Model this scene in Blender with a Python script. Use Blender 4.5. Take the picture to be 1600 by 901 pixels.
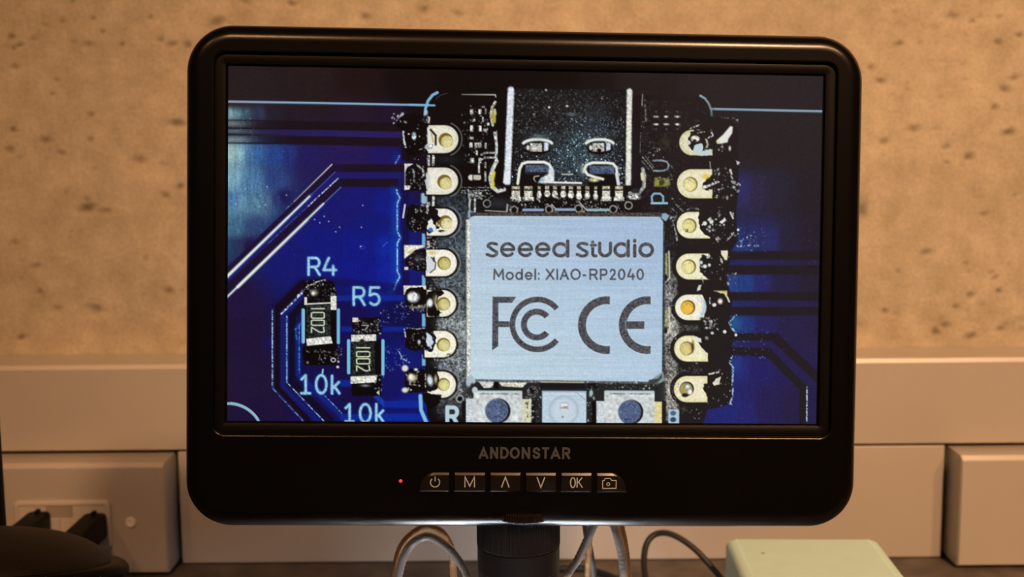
import bpy, math, random
import numpy as np
from mathutils import Vector, Matrix, Euler

for _o in list(bpy.data.objects): bpy.data.objects.remove(_o, do_unlink=True)
scene = bpy.context.scene
COL = scene.collection
R = math.radians

# ---------------------------------------------------------------- camera
cam_d = bpy.data.cameras.new('camera')
cam = bpy.data.objects.new('camera', cam_d); COL.objects.link(cam)
cam_d.sensor_width = 36.0
cam_d.lens = 1950.0 / 1600.0 * 36.0
cam_d.clip_start = 0.01; cam_d.clip_end = 20
cam.location = (0.0, -0.84, 0.2903)
cam.matrix_world = Matrix.Translation(cam.location) @ Matrix.Rotation(R(90 - 7.5), 4, 'X') @ Matrix.Rotation(R(-0.48), 4, 'Z')
cam_d.dof.use_dof = True; cam_d.dof.focus_distance = 0.468; cam_d.dof.aperture_fstop = 17.0
scene.camera = cam

# ---------------------------------------------------------------- world, lamps, exposure
world = bpy.data.worlds.new('world'); scene.world = world; world.use_nodes = True
world.node_tree.nodes['Background'].inputs[0].default_value = (1.0, 0.66, 0.40, 1)
world.node_tree.nodes['Background'].inputs[1].default_value = 0.03

def spot(name, loc, target, power, col, angle, radius):
    d = bpy.data.lights.new(name, 'SPOT'); d.energy = power; d.color = col; d.spot_size = R(angle); d.spot_blend = 1.0; d.shadow_soft_size = radius
    o = bpy.data.objects.new(name, d); COL.objects.link(o); o.location = loc
    o.rotation_euler = (Vector(target) - Vector(loc)).to_track_quat('-Z', 'Y').to_euler(); return o
# a row of four warm ceiling spots behind the camera, the right pair stronger
WARM = (1.0, 0.545, 0.275); WARMER = (1.0, 0.49, 0.215)
spot('ceiling_spot', (0.57, -1.70, 1.42), (0.44, 0.0, 0.25), 150.0, WARM, 54, 0.07)
spot('ceiling_spot', (1.00, -1.60, 1.42), (0.50, 0.0, 0.25), 50.0, WARM, 50, 0.07)
spot('ceiling_spot', (-0.34, -1.70, 1.42), (-0.44, 0.0, 0.25), 38.0, WARMER, 44, 0.07)
spot('ceiling_spot', (-0.95, -1.60, 1.42), (-0.50, 0.0, 0.25), 15.0, WARMER, 42, 0.07)
vs = scene.view_settings
vs.view_transform = 'Standard'; vs.look = 'None'; vs.exposure = 0.0; vs.gamma = 1.0; vs.use_curve_mapping = False

# ---------------------------------------------------------------- helpers
class MB:
    """collects vertices and faces of one mesh"""
    def __init__(s): s.v = []; s.f = []
    def add(s, v, f):
        n = len(s.v); s.v += [tuple(p) for p in v]; s.f += [tuple(i + n for i in q) for q in f]; return s
    def box(s, x0, x1, y0, y1, z0, z1, b=0.0):
        """box with every edge chamfered by b"""
        if b <= 0:
            v = [(x, y, z) for x in (x0, x1) for y in (y0, y1) for z in (z0, z1)]
            return s.add(v, [(0, 1, 3, 2), (4, 6, 7, 5), (0, 4, 5, 1), (2, 3, 7, 6), (0, 2, 6, 4), (1, 5, 7, 3)])
        rings = []
        A_r = [R(18 * k) for k in range(6)]
        prof = [(y0 + b * (1 - math.sin(a)), b * (1 - math.cos(a))) for a in reversed(A_r)] + [(y1 - b * (1 - math.sin(a)), b * (1 - math.cos(a))) for a in A_r]
        for y, i in prof:
            rings.append([(p[0], y, p[1]) for p in rrect(x0 + i, x1 - i, z0 + i, z1 - i, max(b - i, b * .12), 5)])
        return s.loft(rings, cap0=True, cap1=True)
    def loft(s, rings, cap0=False, cap1=False, closed=True):
        n = len(rings[0]); base = len(s.v)
        for r in rings: s.v += [tuple(p) for p in r]
        m = n if closed else n - 1
        for i in range(len(rings) - 1):
            a = base + i * n; b = a + n
            for k in range(m):
                l = (k + 1) % n; s.f.append((a + k, a + l, b + l, b + k))
        if cap0: s.f.append(tuple(base + k for k in reversed(range(n))))
        if cap1: s.f.append(tuple(base + (len(rings) - 1) * n + k for k in range(n)))
        return s
    def lathe(s, prof, c=(0, 0), n=48, axis='z'):
        rings = [[(c[0] + r * math.cos(2 * math.pi * k / n), c[1] + r * math.sin(2 * math.pi * k / n), z) for k in range(n)] for r, z in prof]
        return s.loft(rings, cap0=True, cap1=True)
    def tube(s, pts, r, n=12, mod=None):
        P = [Vector(p) for p in pts]; rings = []
        t0 = (P[1] - P[0]).normalized(); u = t0.orthogonal().normalized(); L = 0
        for i, p in enumerate(P):
            t = ((P[min(i + 1, len(P) - 1)] - P[max(i - 1, 0)])).normalized()
            u = (u - t * u.dot(t)).normalized(); w = t.cross(u)
            if i: L += (p - P[i - 1]).length
            rr_ = [r * (mod(L, 2 * math.pi * k / n) if mod else 1) for k in range(n)]
            rings.append([p + (u * math.cos(2 * math.pi * k / n) + w * math.sin(2 * math.pi * k / n)) * rr_[k] for k in range(n)])
        return s.loft(rings, cap0=True, cap1=True)
    def build(s, name, mat, parent=None, smooth=None):
        me = bpy.data.meshes.new(name); me.from_pydata(s.v, [], s.f); me.update()
        import bmesh
        bm = bmesh.new(); bm.from_mesh(me); bmesh.ops.recalc_face_normals(bm, faces=bm.faces); bm.to_mesh(me); bm.free()
        me.materials.append(mat)
        o = bpy.data.objects.new(name, me); COL.objects.link(o)
        if parent: o.parent = parent
        if smooth:
            me.polygons.foreach_set('use_smooth', [True] * len(me.polygons))
            if smooth is not True:
                md = o.modifiers.new('edges', 'EDGE_SPLIT'); md.split_angle = R(smooth)
        return o

def rrect(x0, x1, z0, z1, r, n=8):
    """rounded rectangle outline; r a number or (bottom-left, bottom-right, top-right, top-left)"""
    rs = r if isinstance(r, (tuple, list)) else (r,) * 4
    out = []
    for (cx, cz, a0), q in zip(((x0, z0, 180), (x1, z0, 270), (x1, z1, 0), (x0, z1, 90)), rs):
        sx = 1 if cx == x0 else -1; sz = 1 if cz == z0 else -1
        for k in range(n + 1):
            a = R(a0 + 90 * k / n); out.append((cx + sx * q + q * math.cos(a), cz + sz * q + q * math.sin(a)))
    return out

def empty(name, loc=(0, 0, 0), rot=(0, 0, 0), label=None, cat=None, group=None):
    o = bpy.data.objects.new(name, None); COL.objects.link(o); o.location = loc; o.rotation_euler = rot
    o.empty_display_size = 0.02
    if label: tag(o, label, cat, group)
    return o
def tag(o, label=None, cat=None, group=None, kind=None):
    if label: o['label'] = label
    if cat: o['category'] = cat
    if group: o['group'] = group
    if kind: o['kind'] = kind
    return o

def spline(pts, n=24):
    """Catmull-Rom through the points"""
    P = [Vector(p) for p in pts]; P = [P[0] * 2 - P[1]] + P + [P[-1] * 2 - P[-2]]; out = []
    for i in range(1, len(P) - 2):
        a, b, c, d = P[i - 1:i + 3]
        for k in range(n):
            t = k / n
            out.append(.5 * ((2 * b) + (c - a) * t + (2 * a - 5 * b + 4 * c - d) * t * t + (3 * b - a - 3 * c + d) * t ** 3))
    out.append(P[-2]); return out

# ---------------------------------------------------------------- materials
def mat(name, col, rough=.5, metal=0.0, spec=.5, vary=0.0, scale=200.0, bump=0.0, bscale=None, coat=0.0, emit=None, es=0.0):
    m = bpy.data.materials.new(name); m.use_nodes = True
    nt = m.node_tree; N = nt.nodes; Lk = nt.links; b = N['Principled BSDF']
    b.inputs['Base Color'].default_value = (*col, 1); b.inputs['Roughness'].default_value = rough
    b.inputs['Metallic'].default_value = metal; b.inputs['Specular IOR Level'].default_value = spec
    b.inputs['Coat Weight'].default_value = coat
    tc = N.new('ShaderNodeTexCoord')
    nz = N.new('ShaderNodeTexNoise'); nz.inputs['Scale'].default_value = scale; nz.inputs['Detail'].default_value = 5
    Lk.new(tc.outputs['Object'], nz.inputs['Vector'])
    rp = N.new('ShaderNodeValToRGB'); rp.color_ramp.elements[0].position = .3; rp.color_ramp.elements[1].position = .7
    rp.color_ramp.elements[0].color = (*[c * (1 - vary) for c in col], 1); rp.color_ramp.elements[1].color = (*[min(1, c * (1 + vary)) for c in col], 1)
    Lk.new(nz.outputs['Fac'], rp.inputs['Fac']); Lk.new(rp.outputs['Color'], b.inputs['Base Color'])
    if bump:
        n2 = N.new('ShaderNodeTexNoise'); n2.inputs['Scale'].default_value = bscale or scale * 4; n2.inputs['Detail'].default_value = 3
        Lk.new(tc.outputs['Object'], n2.inputs['Vector'])
        bp = N.new('ShaderNodeBump'); bp.inputs['Strength'].default_value = bump; bp.inputs['Distance'].default_value = 0.0004
        Lk.new(n2.outputs['Fac'], bp.inputs['Height']); Lk.new(bp.outputs['Normal'], b.inputs['Normal'])
    if emit:
        b.inputs['Emission Color'].default_value = (*emit, 1); b.inputs['Emission Strength'].default_value = es
    return m

M = {}
M['black_plastic'] = mat('black_plastic', (.0022, .0016, .0014), .24, vary=.08, bump=.03, bscale=5000, spec=.38)
M['inner_plastic'] = mat('inner_plastic', (.0032, .0024, .0020), .30, vary=.08, spec=.40)
M['button'] = mat('button_plastic', (.0085, .0066, .0062), .30, vary=.05, spec=.5)
M['gloss_black'] = mat('gloss_black', (.003, .003, .003), .15, vary=.02)
M['rim_black'] = mat('rim_black', (.0015, .0013, .0012), .32, spec=.02, vary=.02)
M['print'] = mat('white_print', (.46, .52, .60), .6, vary=.04)
M['print_grey'] = mat('grey_print', (.066, .074, .086), .5, vary=.04)
M['red_led'] = mat('red_led', (.5, .01, .01), .3, emit=(1, .05, .04), es=1.0)
M['trunking'] = mat('trunking_plastic', (.50, .465, .42), .30, vary=.025, scale=14, bump=.02, bscale=900)
M['socket'] = mat('socket_plastic', (.60, .56, .52), .35, vary=.02)
M['label'] = mat('recess_shade', (.38, .345, .31), .5, vary=.03)  # darker tone stands in for the shade inside the shallow label window
M['rubber'] = mat('plug_rubber', (.004, .0034, .0032), .55, spec=.12, vary=.1)
M['desk'] = mat('desk_laminate', (.115, .098, .085), .55, vary=.35, scale=60, bump=.1, bscale=700)
M['mint'] = mat('mint_leatherette', (.64, .97, .98), .6, vary=.02, scale=90, bump=.12, bscale=1500)
M['stitch'] = mat('mint_thread', (.56, .86, .87), .8, vary=.05)
M['dark_spot'] = mat('dark_spot', (.12, .13, .08), .7)
M['knurl'] = mat('barrel_metal', (.0065, .0042, .0035), .45, vary=.06, spec=.28)
M['braid'] = mat('silver_braid', (.88, .88, .90), .5, vary=.08, scale=1800)
M['warm_lit_braid'] = mat('warm_lit_braid', (.80, .47, .22), .40, vary=.15, scale=1800)  # gold tone puts the warm lamp light into the braid colour
M['cable'] = mat('cable_sheath', (.012, .011, .011), .5, vary=.1)
M['grey_cable'] = mat('grey_cable_sheath', (.05, .045, .048), .5, vary=.1)
M['pad'] = mat('matte_black_pad', (.008, .0052, .0038), .6, spec=.16, vary=.25, scale=900, bump=.08, bscale=4000)
M['steel'] = mat('screw_steel', (.90, .87, .82), .2, metal=.0, vary=.03)
M['bounce'] = mat('white_bounce', (.82, .82, .82), .6, vary=.02)
M['led_ring'] = mat('led_ring', (.9, .9, .9), .5, emit=(.86, .93, 1.0), es=1900.0)
M['fill_lamp_lens'] = mat('fill_lamp_lens', (.9, .9, .9), .5, emit=(.86, .93, 1.0), es=12.0)  # glowing lens of the added, unseen fill lamp

# concrete: cloudy grey, pores tinted darker (the pores themselves are dents in the mesh)
mc = bpy.data.materials.new('concrete'); mc.use_nodes = True
nt = mc.node_tree; N = nt.nodes; Lk = nt.links; b = N['Principled BSDF']
b.inputs['Roughness'].default_value = .8; b.inputs['Specular IOR Level'].default_value = .25
tc = N.new('ShaderNodeTexCoord')
def noise(scale, detail, rough=.55):
    n = N.new('ShaderNodeTexNoise'); n.inputs['Scale'].default_value = scale; n.inputs['Detail'].default_value = detail; n.inputs['Roughness'].default_value = rough
    Lk.new(tc.outputs['Object'], n.inputs['Vector']); return n.outputs['Fac']
def ramp(src, p0, c0, p1, c1):
    r = N.new('ShaderNodeValToRGB'); r.color_ramp.elements[0].position = p0; r.color_ramp.elements[0].color = (*c0, 1)
    r.color_ramp.elements[1].position = p1; r.color_ramp.elements[1].color = (*c1, 1); Lk.new(src, r.inputs['Fac']); return r.outputs['Color']
def mul(a, c):
    x = N.new('ShaderNodeMix'); x.data_type = 'RGBA'; x.blend_type = 'MULTIPLY'; x.inputs['Factor'].default_value = 1
    Lk.new(a, x.inputs['A']); Lk.new(c, x.inputs['B']); return x.outputs['Result']
c1 = ramp(noise(9, 6), .30, (.50, .450, .345), .72, (.64, .575, .45))
c2 = ramp(noise(60, 5), .30, (.80, .775, .73), .68, (1.08, 1.07, 1.06))
c3 = ramp(noise(420, 3), .30, (.88, .87, .86), .62, (1.05, 1.05, 1.05))
at = N.new('ShaderNodeAttribute'); at.attribute_name = 'pore'
c4 = ramp(at.outputs['Fac'], 0.0, (1, 1, 1), 1.0, (.30, .25, .18))
Lk.new(mul(mul(mul(c1, c2), c3), c4), b.inputs['Base Color'])
bp = N.new('ShaderNodeBump'); bp.inputs['Strength'].default_value = .55; bp.inputs['Distance'].default_value = .0014
Lk.new(noise(170, 6, .6), bp.inputs['Height']); Lk.new(bp.outputs['Normal'], b.inputs['Normal'])
M['concrete'] = mc

# the lit display: shows the colours stored on the panel
ms = bpy.data.materials.new('lit_display'); ms.use_nodes = True
nt = ms.node_tree; b = nt.nodes['Principled BSDF']
b.inputs['Base Color'].default_value = (.004, .004, .005, 1); b.inputs['Roughness'].default_value = .25; b.inputs['Specular IOR Level'].default_value = .2
a = nt.nodes.new('ShaderNodeAttribute'); a.attribute_name = 'picture'
nt.links.new(a.outputs['Color'], b.inputs['Emission Color']); b.inputs['Emission Strength'].default_value = 1.0
M['display'] = ms
# ---------------------------------------------------------------- the picture shown on the display
# The display shows a magnified circuit board.  The picture is drawn here as a raster of
# colours (panel space, 930 x 551) and stored as a colour attribute on the flat panel mesh.
PW, PH = 930, 551
HOM = np.array([[9.72148886e-01, 3.50956279e-03, -3.47418637e+02],
                [-1.67930496e-02, 9.75046439e-01, -9.44346645e+01],
                [-2.07738045e-05, -1.78230484e-05, 1.0]])
CAN = np.zeros((PH, PW, 3), np.float32)
rng = np.random.default_rng(7)

def hom(pts):
    p = np.atleast_2d(np.asarray(pts, float))
    q = np.c_[p, np.ones(len(p))] @ HOM.T
    return q[:, :2] / q[:, 2:]

def fft_noise(sig, seed, sx=None):
    r = np.random.default_rng(seed).normal(size=(PH, PW))
    fy = np.fft.fftfreq(PH)[:, None]; fx = np.fft.fftfreq(PW)[None]
    g = np.exp(-2 * np.pi ** 2 * ((sig * fy) ** 2 + ((sx or sig) * fx) ** 2))
    n = np.fft.ifft2(np.fft.fft2(r) * g).real
    return (n / n.std()).astype(np.float32)

N1 = fft_noise(0.7, 1); N2 = fft_noise(1.6, 2); N4 = fft_noise(4, 3); N12 = fft_noise(12, 4)
NV = fft_noise(6, 5, 0.7); NH = fft_noise(0.7, 6, 30)

def win(q, pad):
    x0 = int(max(0, np.floor(q[:, 0].min() - pad))); x1 = int(min(PW, np.ceil(q[:, 0].max() + pad) + 1))
    y0 = int(max(0, np.floor(q[:, 1].min() - pad))); y1 = int(min(PH, np.ceil(q[:, 1].max() + pad) + 1))
    if x1 <= x0 or y1 <= y0: return None
    Y, X = np.mgrid[y0:y1, x0:x1]
    return slice(y0, y1), slice(x0, x1), X + 0.5, Y + 0.5

def paint(sy, sx, cov, col, a=1.0, tex=0.0, tn=None):
    c = np.asarray(col, np.float32)
    cov = (cov * a)[..., None].astype(np.float32)
    cc = c[None, None]
    if tex:
        n = (N1 if tn is None else tn)[sy, sx][..., None]
        cc = np.clip(cc * (1 + tex * n), 0, 255)
    CAN[sy, sx] = CAN[sy, sx] * (1 - cov) + cc * cov

def sd_poly(q, X, Y):
    d = np.full(X.shape, 1e9); inside = np.zeros(X.shape, bool)
    n = len(q)
    for i in range(n):
        ax, ay = q[i]; bx, by = q[(i + 1) % n]
        ex, ey = bx - ax, by - ay
        wx, wy = X - ax, Y - ay
        t = np.clip((wx * ex + wy * ey) / max(ex * ex + ey * ey, 1e-9), 0, 1)
        d = np.minimum(d, (wx - t * ex) ** 2 + (wy - t * ey) ** 2)
        if abs(ey) > 1e-9:
            c = ((ay <= Y) != (by <= Y)) & (X < ex * (Y - ay) / ey + ax)
            inside ^= c
    return np.where(inside, -1, 1) * np.sqrt(d)

def cover(sd, soft): return np.clip(0.5 - sd / soft, 0, 1)

def poly(pts, col, soft=1.2, a=1.0, tex=0.0, tn=None, grow=0.0):
    q = hom(pts); w = win(q, soft + grow + 1)
    if w is None: return
    sy, sx, X, Y = w
    paint(sy, sx, cover(sd_poly(q, X, Y) - grow, soft), col, a, tex, tn)

def rect(x0, y0, x1, y1, col, r=0.0, **k):
    poly([(x0 + r, y0 + r), (x1 - r, y0 + r), (x1 - r, y1 - r), (x0 + r, y1 - r)], col, grow=r, **k)

def line(pts, wd, col, soft=1.2, a=1.0, dash=None, tex=0.0, a1=None):
    q = hom(pts); w = win(q, wd + soft + 1)
    if w is None: return
    sy, sx, X, Y = w
    d = np.full(X.shape, 1e9); tt = np.zeros(X.shape)
    L = 0; tot = np.sum(np.hypot(*(q[1:] - q[:-1]).T)) + 1e-9
    for i in range(len(q) - 1):
        ax, ay = q[i]; ex, ey = q[i + 1] - q[i]; l2 = max(ex * ex + ey * ey, 1e-9)
        t = np.clip(((X - ax) * ex + (Y - ay) * ey) / l2, 0, 1)
        dd = np.hypot(X - ax - t * ex, Y - ay - t * ey)
        m = dd < d; d = np.where(m, dd, d); tt = np.where(m, (L + t * l2 ** .5) / tot, tt); L += l2 ** .5
    al = a if a1 is None else a + (a1 - a) * tt
    cov = cover(d - wd / 2, soft) * al
    if dash: cov = cov * np.clip(0.72 + dash * 1.1 * N1[sy, sx], 0.12, 1)
    paint(sy, sx, cov, col, 1.0, tex)

def ell(cx, cy, rx, ry, col, soft=1.2, a=1.0, rot=0.0, tex=0.0, ring=None):
    c = hom([(cx, cy)])[0]; R = max(rx, ry) + (ring or 0)
    w = win(np.array([c - R, c + R]), soft + 1)
    if w is None: return
    sy, sx, X, Y = w
    ca, sa = math.cos(rot), math.sin(rot)
    u = (X - c[0]) * ca + (Y - c[1]) * sa; v = -(X - c[0]) * sa + (Y - c[1]) * ca
    k = np.hypot(u / rx, v / ry)
    sd = (k - 1) * min(rx, ry)
    if ring: sd = np.abs(sd) - ring / 2
    paint(sy, sx, cover(sd, soft), col, a, tex)

def arc(cx, cy, rx, ry, a0, a1, n=14):
    t = np.radians(np.linspace(a0, a1, n)); return [(cx + rx * math.cos(x), cy + ry * math.sin(x)) for x in t]

def glow(cx, cy, r, col, a=0.6, ry=None):
    c = hom([(cx, cy)])[0]; ry = ry or r
    w = win(np.array([c - [2.5 * r, 2.5 * ry], c + [2.5 * r, 2.5 * ry]]), 1)
    if w is None: return
    sy, sx, X, Y = w
    paint(sy, sx, np.exp(-((X - c[0]) / r) ** 2 - ((Y - c[1]) / ry) ** 2), col, a)

def glints(x0, y0, x1, y1, n, smin=0.5, smax=1.6, cols=((215, 215, 205), (150, 155, 160), (90, 95, 100)), el=1.8, a=0.9):
    for _ in range(n):
        r = smin + (smax - smin) * rng.random() ** 2.5
        ell(x0 + (x1 - x0) * rng.random(), y0 + (y1 - y0) * rng.random(), r * (1 + (el - 1) * rng.random()), r,
            cols[rng.integers(len(cols))], soft=1.3, a=a * (0.5 + 0.5 * rng.random()), rot=rng.random() * 3.14)

def blob(pts, col, wob=1.6, soft=1.4, a=1.0, grow=0.0):
    """a shape with a ragged outline"""
    q = hom(pts); w = win(q, 6 + grow)
    if w is None: return
    sy, sx, X, Y = w
    paint(sy, sx, cover(sd_poly(q, X, Y) - grow + .5 * wob * N2[sy, sx], soft), col, a)

# ---- a little stroke alphabet (cap height 1, x to the right, y down)
_o = arc(.5, .5, .5, .5, 0, 360, 22)
GLY = {
 'R': [[(0, 1), (0, 0), (.55, 0)] + arc(.6, .27, .36, .27, -90, 90, 9) + [(0, .54)], [(.55, .54), (.98, 1)]],
 'P': [[(0, 1), (0, 0), (.55, 0)] + arc(.6, .28, .38, .28, -90, 90, 9) + [(0, .56)]],
 '4': [[(.78, 1), (.78, .48)], [(.42, 0), (0, .72), (1, .72)]],
 '5': [[(.9, 0), (.12, 0), (.06, .45)] + arc(.48, .68, .46, .32, -130, 140, 12)],
 '1': [[(.1, .22), (.5, 0), (.5, 1)], [(.08, 1), (.92, 1)]],
 'i1': [[(.5, 0), (.5, 1)]],
 '0': [arc(.5, .5, .46, .5, 0, 360, 22)],
 'q0': [[(.12, 0), (.88, 0), (1, .12), (1, .88), (.88, 1), (.12, 1), (0, .88), (0, .12), (.12, 0)]],
 'q2': [[(0, .06), (.85, 0), (1, .2), (.9, .42), (0, 1), (1, 1)]],
 '2': [arc(.48, .3, .44, .3, -165, 20, 10) + [(.05, 1), (1, 1)]],
 'k': [[(.05, 0), (.05, 1)], [(.9, .36), (.1, .72)], [(.35, .6), (.95, 1)]],
 'M': [[(0, 1), (.06, 0), (.5, .72), (.94, 0), (1, 1)]],
 'X': [[(0, 0), (1, 1)], [(1, 0), (0, 1)]], 'I': [[(.5, 0), (.5, 1)]],
 'A': [[(0, 1), (.5, 0), (1, 1)], [(.2, .66), (.8, .66)]],
 'O': [_o], '-': [[(0, .6), (1, .6)]], ':': [[(.5, .42), (.5, .44)], [(.5, .95), (.5, .97)]],
 'l': [[(.5, 0), (.5, 1)]],
 'o': [arc(.5, .66, .5, .34, 0, 360, 22)],
 'd': [arc(.47, .66, .47, .34, 0, 360, 22), [(.97, 0), (.97, 1)]],
 'e': [[(.04, .66), (.98, .66)] + arc(.5, .66, .49, .34, 0, -318, 22)],
 'B': [[(0, 0), (0, 1)], [(0, 0), (.6, 0)] + arc(.62, .24, .33, .24, -90, 90, 8) + [(0, .48), (.62, .48)] + arc(.62, .74, .38, .26, -90, 90, 8) + [(0, 1)]],
}
def glyph(g, x0, y0, x1, y1, wd, col, rot=False, **k):
    for s in GLY[g]:
        if rot: pts = [(x1 - (x1 - x0) * v, y0 + (y1 - y0) * u) for u, v in s]   # quarter turn clockwise
        else: pts = [(x0 + (x1 - x0) * u, y0 + (y1 - y0) * v) for u, v in s]
        line(pts, wd, col, **k)

# ---- 1. ground colours of the board, sheen and screen glare painted in
SEED = [  # x, y, radius, colour
 (360, 125, 50, (34, 25, 29)), (480, 125, 50, (32, 22, 25)), (560, 125, 40, (26, 14, 16)), (640, 130, 40, (12, 5, 8)), (740, 120, 60, (5, 3, 5)), (860, 115, 50, (6, 4, 5)), (930, 120, 30, (18, 12, 13)),
 (1000, 120, 40, (30, 25, 26)), (1150, 125, 60, (36, 30, 33)), (1270, 120, 50, (36, 30, 36)),
 (357, 176, 9, (124, 158, 164)), (370, 176, 9, (80, 118, 130)), (386, 177, 10, (50, 75, 96)), (405, 177, 12, (45, 50, 76)), (428, 176, 16, (31, 28, 42)), (470, 177, 26, (32, 22, 36)), (550, 178, 36, (33, 20, 38)), (610, 178, 24, (28, 15, 42)),
 (357, 240, 10, (146, 180, 186)), (375, 240, 11, (122, 166, 182)), (390, 240, 11, (72, 116, 160)), (405, 240, 12, (50, 90, 146)), (430, 240, 15, (35, 65, 130)), (452, 240, 14, (32, 45, 110)), (482, 242, 20, (30, 25, 86)), (540, 242, 34, (33, 22, 82)), (598, 244, 20, (25, 18, 92)), (617, 246, 8, (20, 26, 112)),
 (360, 280, 16, (110, 156, 180)), (392, 282, 16, (72, 116, 158)), (430, 280, 14, (42, 62, 120)),
 (360, 315, 14, (66, 110, 156)), (378, 315, 12, (82, 126, 160)), (398, 315, 14, (76, 116, 146)), (416, 314, 10, (68, 98, 134)), (432, 312, 9, (40, 54, 108)), (443, 308, 9, (25, 25, 80)),
 (365, 350, 14, (60, 100, 130)), (395, 348, 12, (44, 66, 108)), (357, 385, 9, (30, 60, 96)), (372, 386, 10, (34, 48, 84)), (390, 386, 10, (30, 20, 66)),
 (362, 470, 20, (30, 17, 58)), (365, 535, 24, (26, 17, 51)), (392, 535, 24, (28, 16, 53)), (414, 535, 12, (26, 15, 68)), (421, 535, 6, (28, 18, 86)), (380, 600, 34, (28, 18, 52)), (400, 645, 26, (26, 14, 54)),
 (460, 400, 26, (15, 22, 106)), (520, 330, 22, (20, 20, 105)), (560, 320, 24, (18, 20, 106)), (600, 318, 14, (12, 26, 132)), (580, 350, 18, (10, 22, 113)), (500, 385, 24, (12, 22, 116)), (560, 388, 24, (10, 22, 124)), (600, 385, 14, (8, 35, 146)), (560, 425, 22, (12, 22, 128)), (602, 425, 12, (10, 32, 148)),
 (480, 560, 26, (14, 12, 70)), (536, 490, 22, (14, 12, 76)), (536, 560, 8, (14, 10, 60)), (622, 490, 12, (11, 12, 72)), (640, 492, 10, (12, 11, 60)), (612, 560, 12, (8, 18, 102)), (640, 562, 10, (12, 24, 104)), (610, 600, 18, (14, 16, 92)), (630, 650, 18, (8, 30, 140)), (490, 630, 20, (18, 12, 84)), (560, 626, 16, (18, 10, 64)),
 (1180, 200, 40, (37, 31, 34)), (1260, 200, 40, (37, 31, 34)), (1160, 295, 16, (45, 43, 90)), (1185, 295, 16, (42, 38, 66)), (1222, 295, 20, (38, 34, 50)), (1265, 295, 24, (34, 29, 36)),
 (1160, 375, 14, (35, 45, 96)), (1200, 375, 16, (40, 42, 94)), (1232, 375, 16, (36, 32, 54)), (1272, 375, 20, (36, 28, 42)),
 (1150, 443, 9, (40, 64, 124)), (1166, 443, 11, (35, 58, 124)), (1190, 443, 14, (38, 40, 100)), (1222, 443, 18, (36, 32, 64)), (1272, 443, 22, (36, 29, 48)),
 (1148, 507, 9, (30, 66, 122)), (1166, 507, 11, (32, 54, 120)), (1190, 507, 14, (38, 34, 90)), (1250, 507, 26, (38, 32, 68)), (1272, 507, 20, (37, 30, 60)),
 (1155, 575, 12, (35, 40, 110)), (1190, 575, 16, (34, 32, 95)), (1212, 575, 14, (36, 31, 82)), (1272, 560, 20, (37, 31, 70)), (1140, 645, 12, (33, 38, 110)), (1162, 645, 16, (36, 36, 105)), (1200, 640, 20, (36, 30, 78)), (1240, 640, 20, (36, 30, 66)), (1275, 640, 14, (36, 30, 72)),
]
Yg, Xg = np.mgrid[0:PH, 0:PW].astype(np.float32)
num = np.zeros((PH, PW, 3), np.float32); den = np.full((PH, PW, 1), 1e-9, np.float32)
for x, y, r, c in SEED:
    u, v = hom([(x, y)])[0]
    w = 1.0 / (((Xg - u) ** 2 + (Yg - v) ** 2) / r ** 2 + 0.06) ** 2.0
    num += w[..., None] * np.array(c, np.float32); den += w[..., None]
CAN[:] = num / den
# fine vertical streaks and grain on the left sheen
lum = CAN.mean(2, keepdims=True)
CAN *= 1 + (0.05 * NV + 0.05 * N1)[..., None] * np.clip((lum - 30) / 70, 0.15, 1)
CAN += (N12 * 5)[..., None] * np.array([1, 1.0, .4]) * np.clip((lum - 60) / 60, 0, 1)

DK = (22, 12, 20)
# ---- 2. copper runs, left side
def band(pts_top, pts_bot, col, **k): poly(list(pts_top) + list(reversed(pts_bot)), col, **k)
for k in range(14):
    x0 = 384 + k * 9
    band([(x0, 189.7), (640, 193)], [(x0, 201.7), (640, 206)], DK, soft=2, a=.2)
    band([(x0, 212.6), (640, 217)], [(x0, 224.7), (622, 229)], DK, soft=2, a=.2)
    band([(x0, 202.6), (632, 206.5)], [(x0, 211.6), (632, 216)], (38, 28, 96), soft=2, a=.12)
for y, w in ((188, 2), (200.5, 2.4), (210.5, 2.4), (223.5, 3)): line([(353, y), (470, y + 1.2)], w, (14, 8, 18), a=.95, a1=.1)
glow(362, 194, 22, (150, 165, 160), .5, 4); glow(362, 205, 26, (105, 150, 175), .5, 3); glow(366, 217, 24, (135, 150, 155), .5, 4)
glow(362, 180, 16, (130, 165, 175), .5, 8); glow(358, 235, 22, (165, 195, 190), .45, 14); glow(372, 330, 34, (110, 150, 165), .35, 16); glow(360, 270, 26, (150, 180, 180), .3, 22)
glints(356, 168, 400, 222, 70, .4, .9, ((190, 205, 205), (60, 80, 110)), a=.4)
glints(356, 226, 470, 400, 200, .4, .8, ((150, 190, 210), (30, 60, 130), (170, 190, 150)), a=.25)
line([(352, 159), (500, 161.3), (682, 165)], 3, (132, 170, 198)); line([(352, 159), (440, 160.5)], 3.2, (148, 146, 162), a=1, a1=.3)
line([(352, 161.5), (682, 167)], 1, (40, 70, 110), a=.6)
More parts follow.
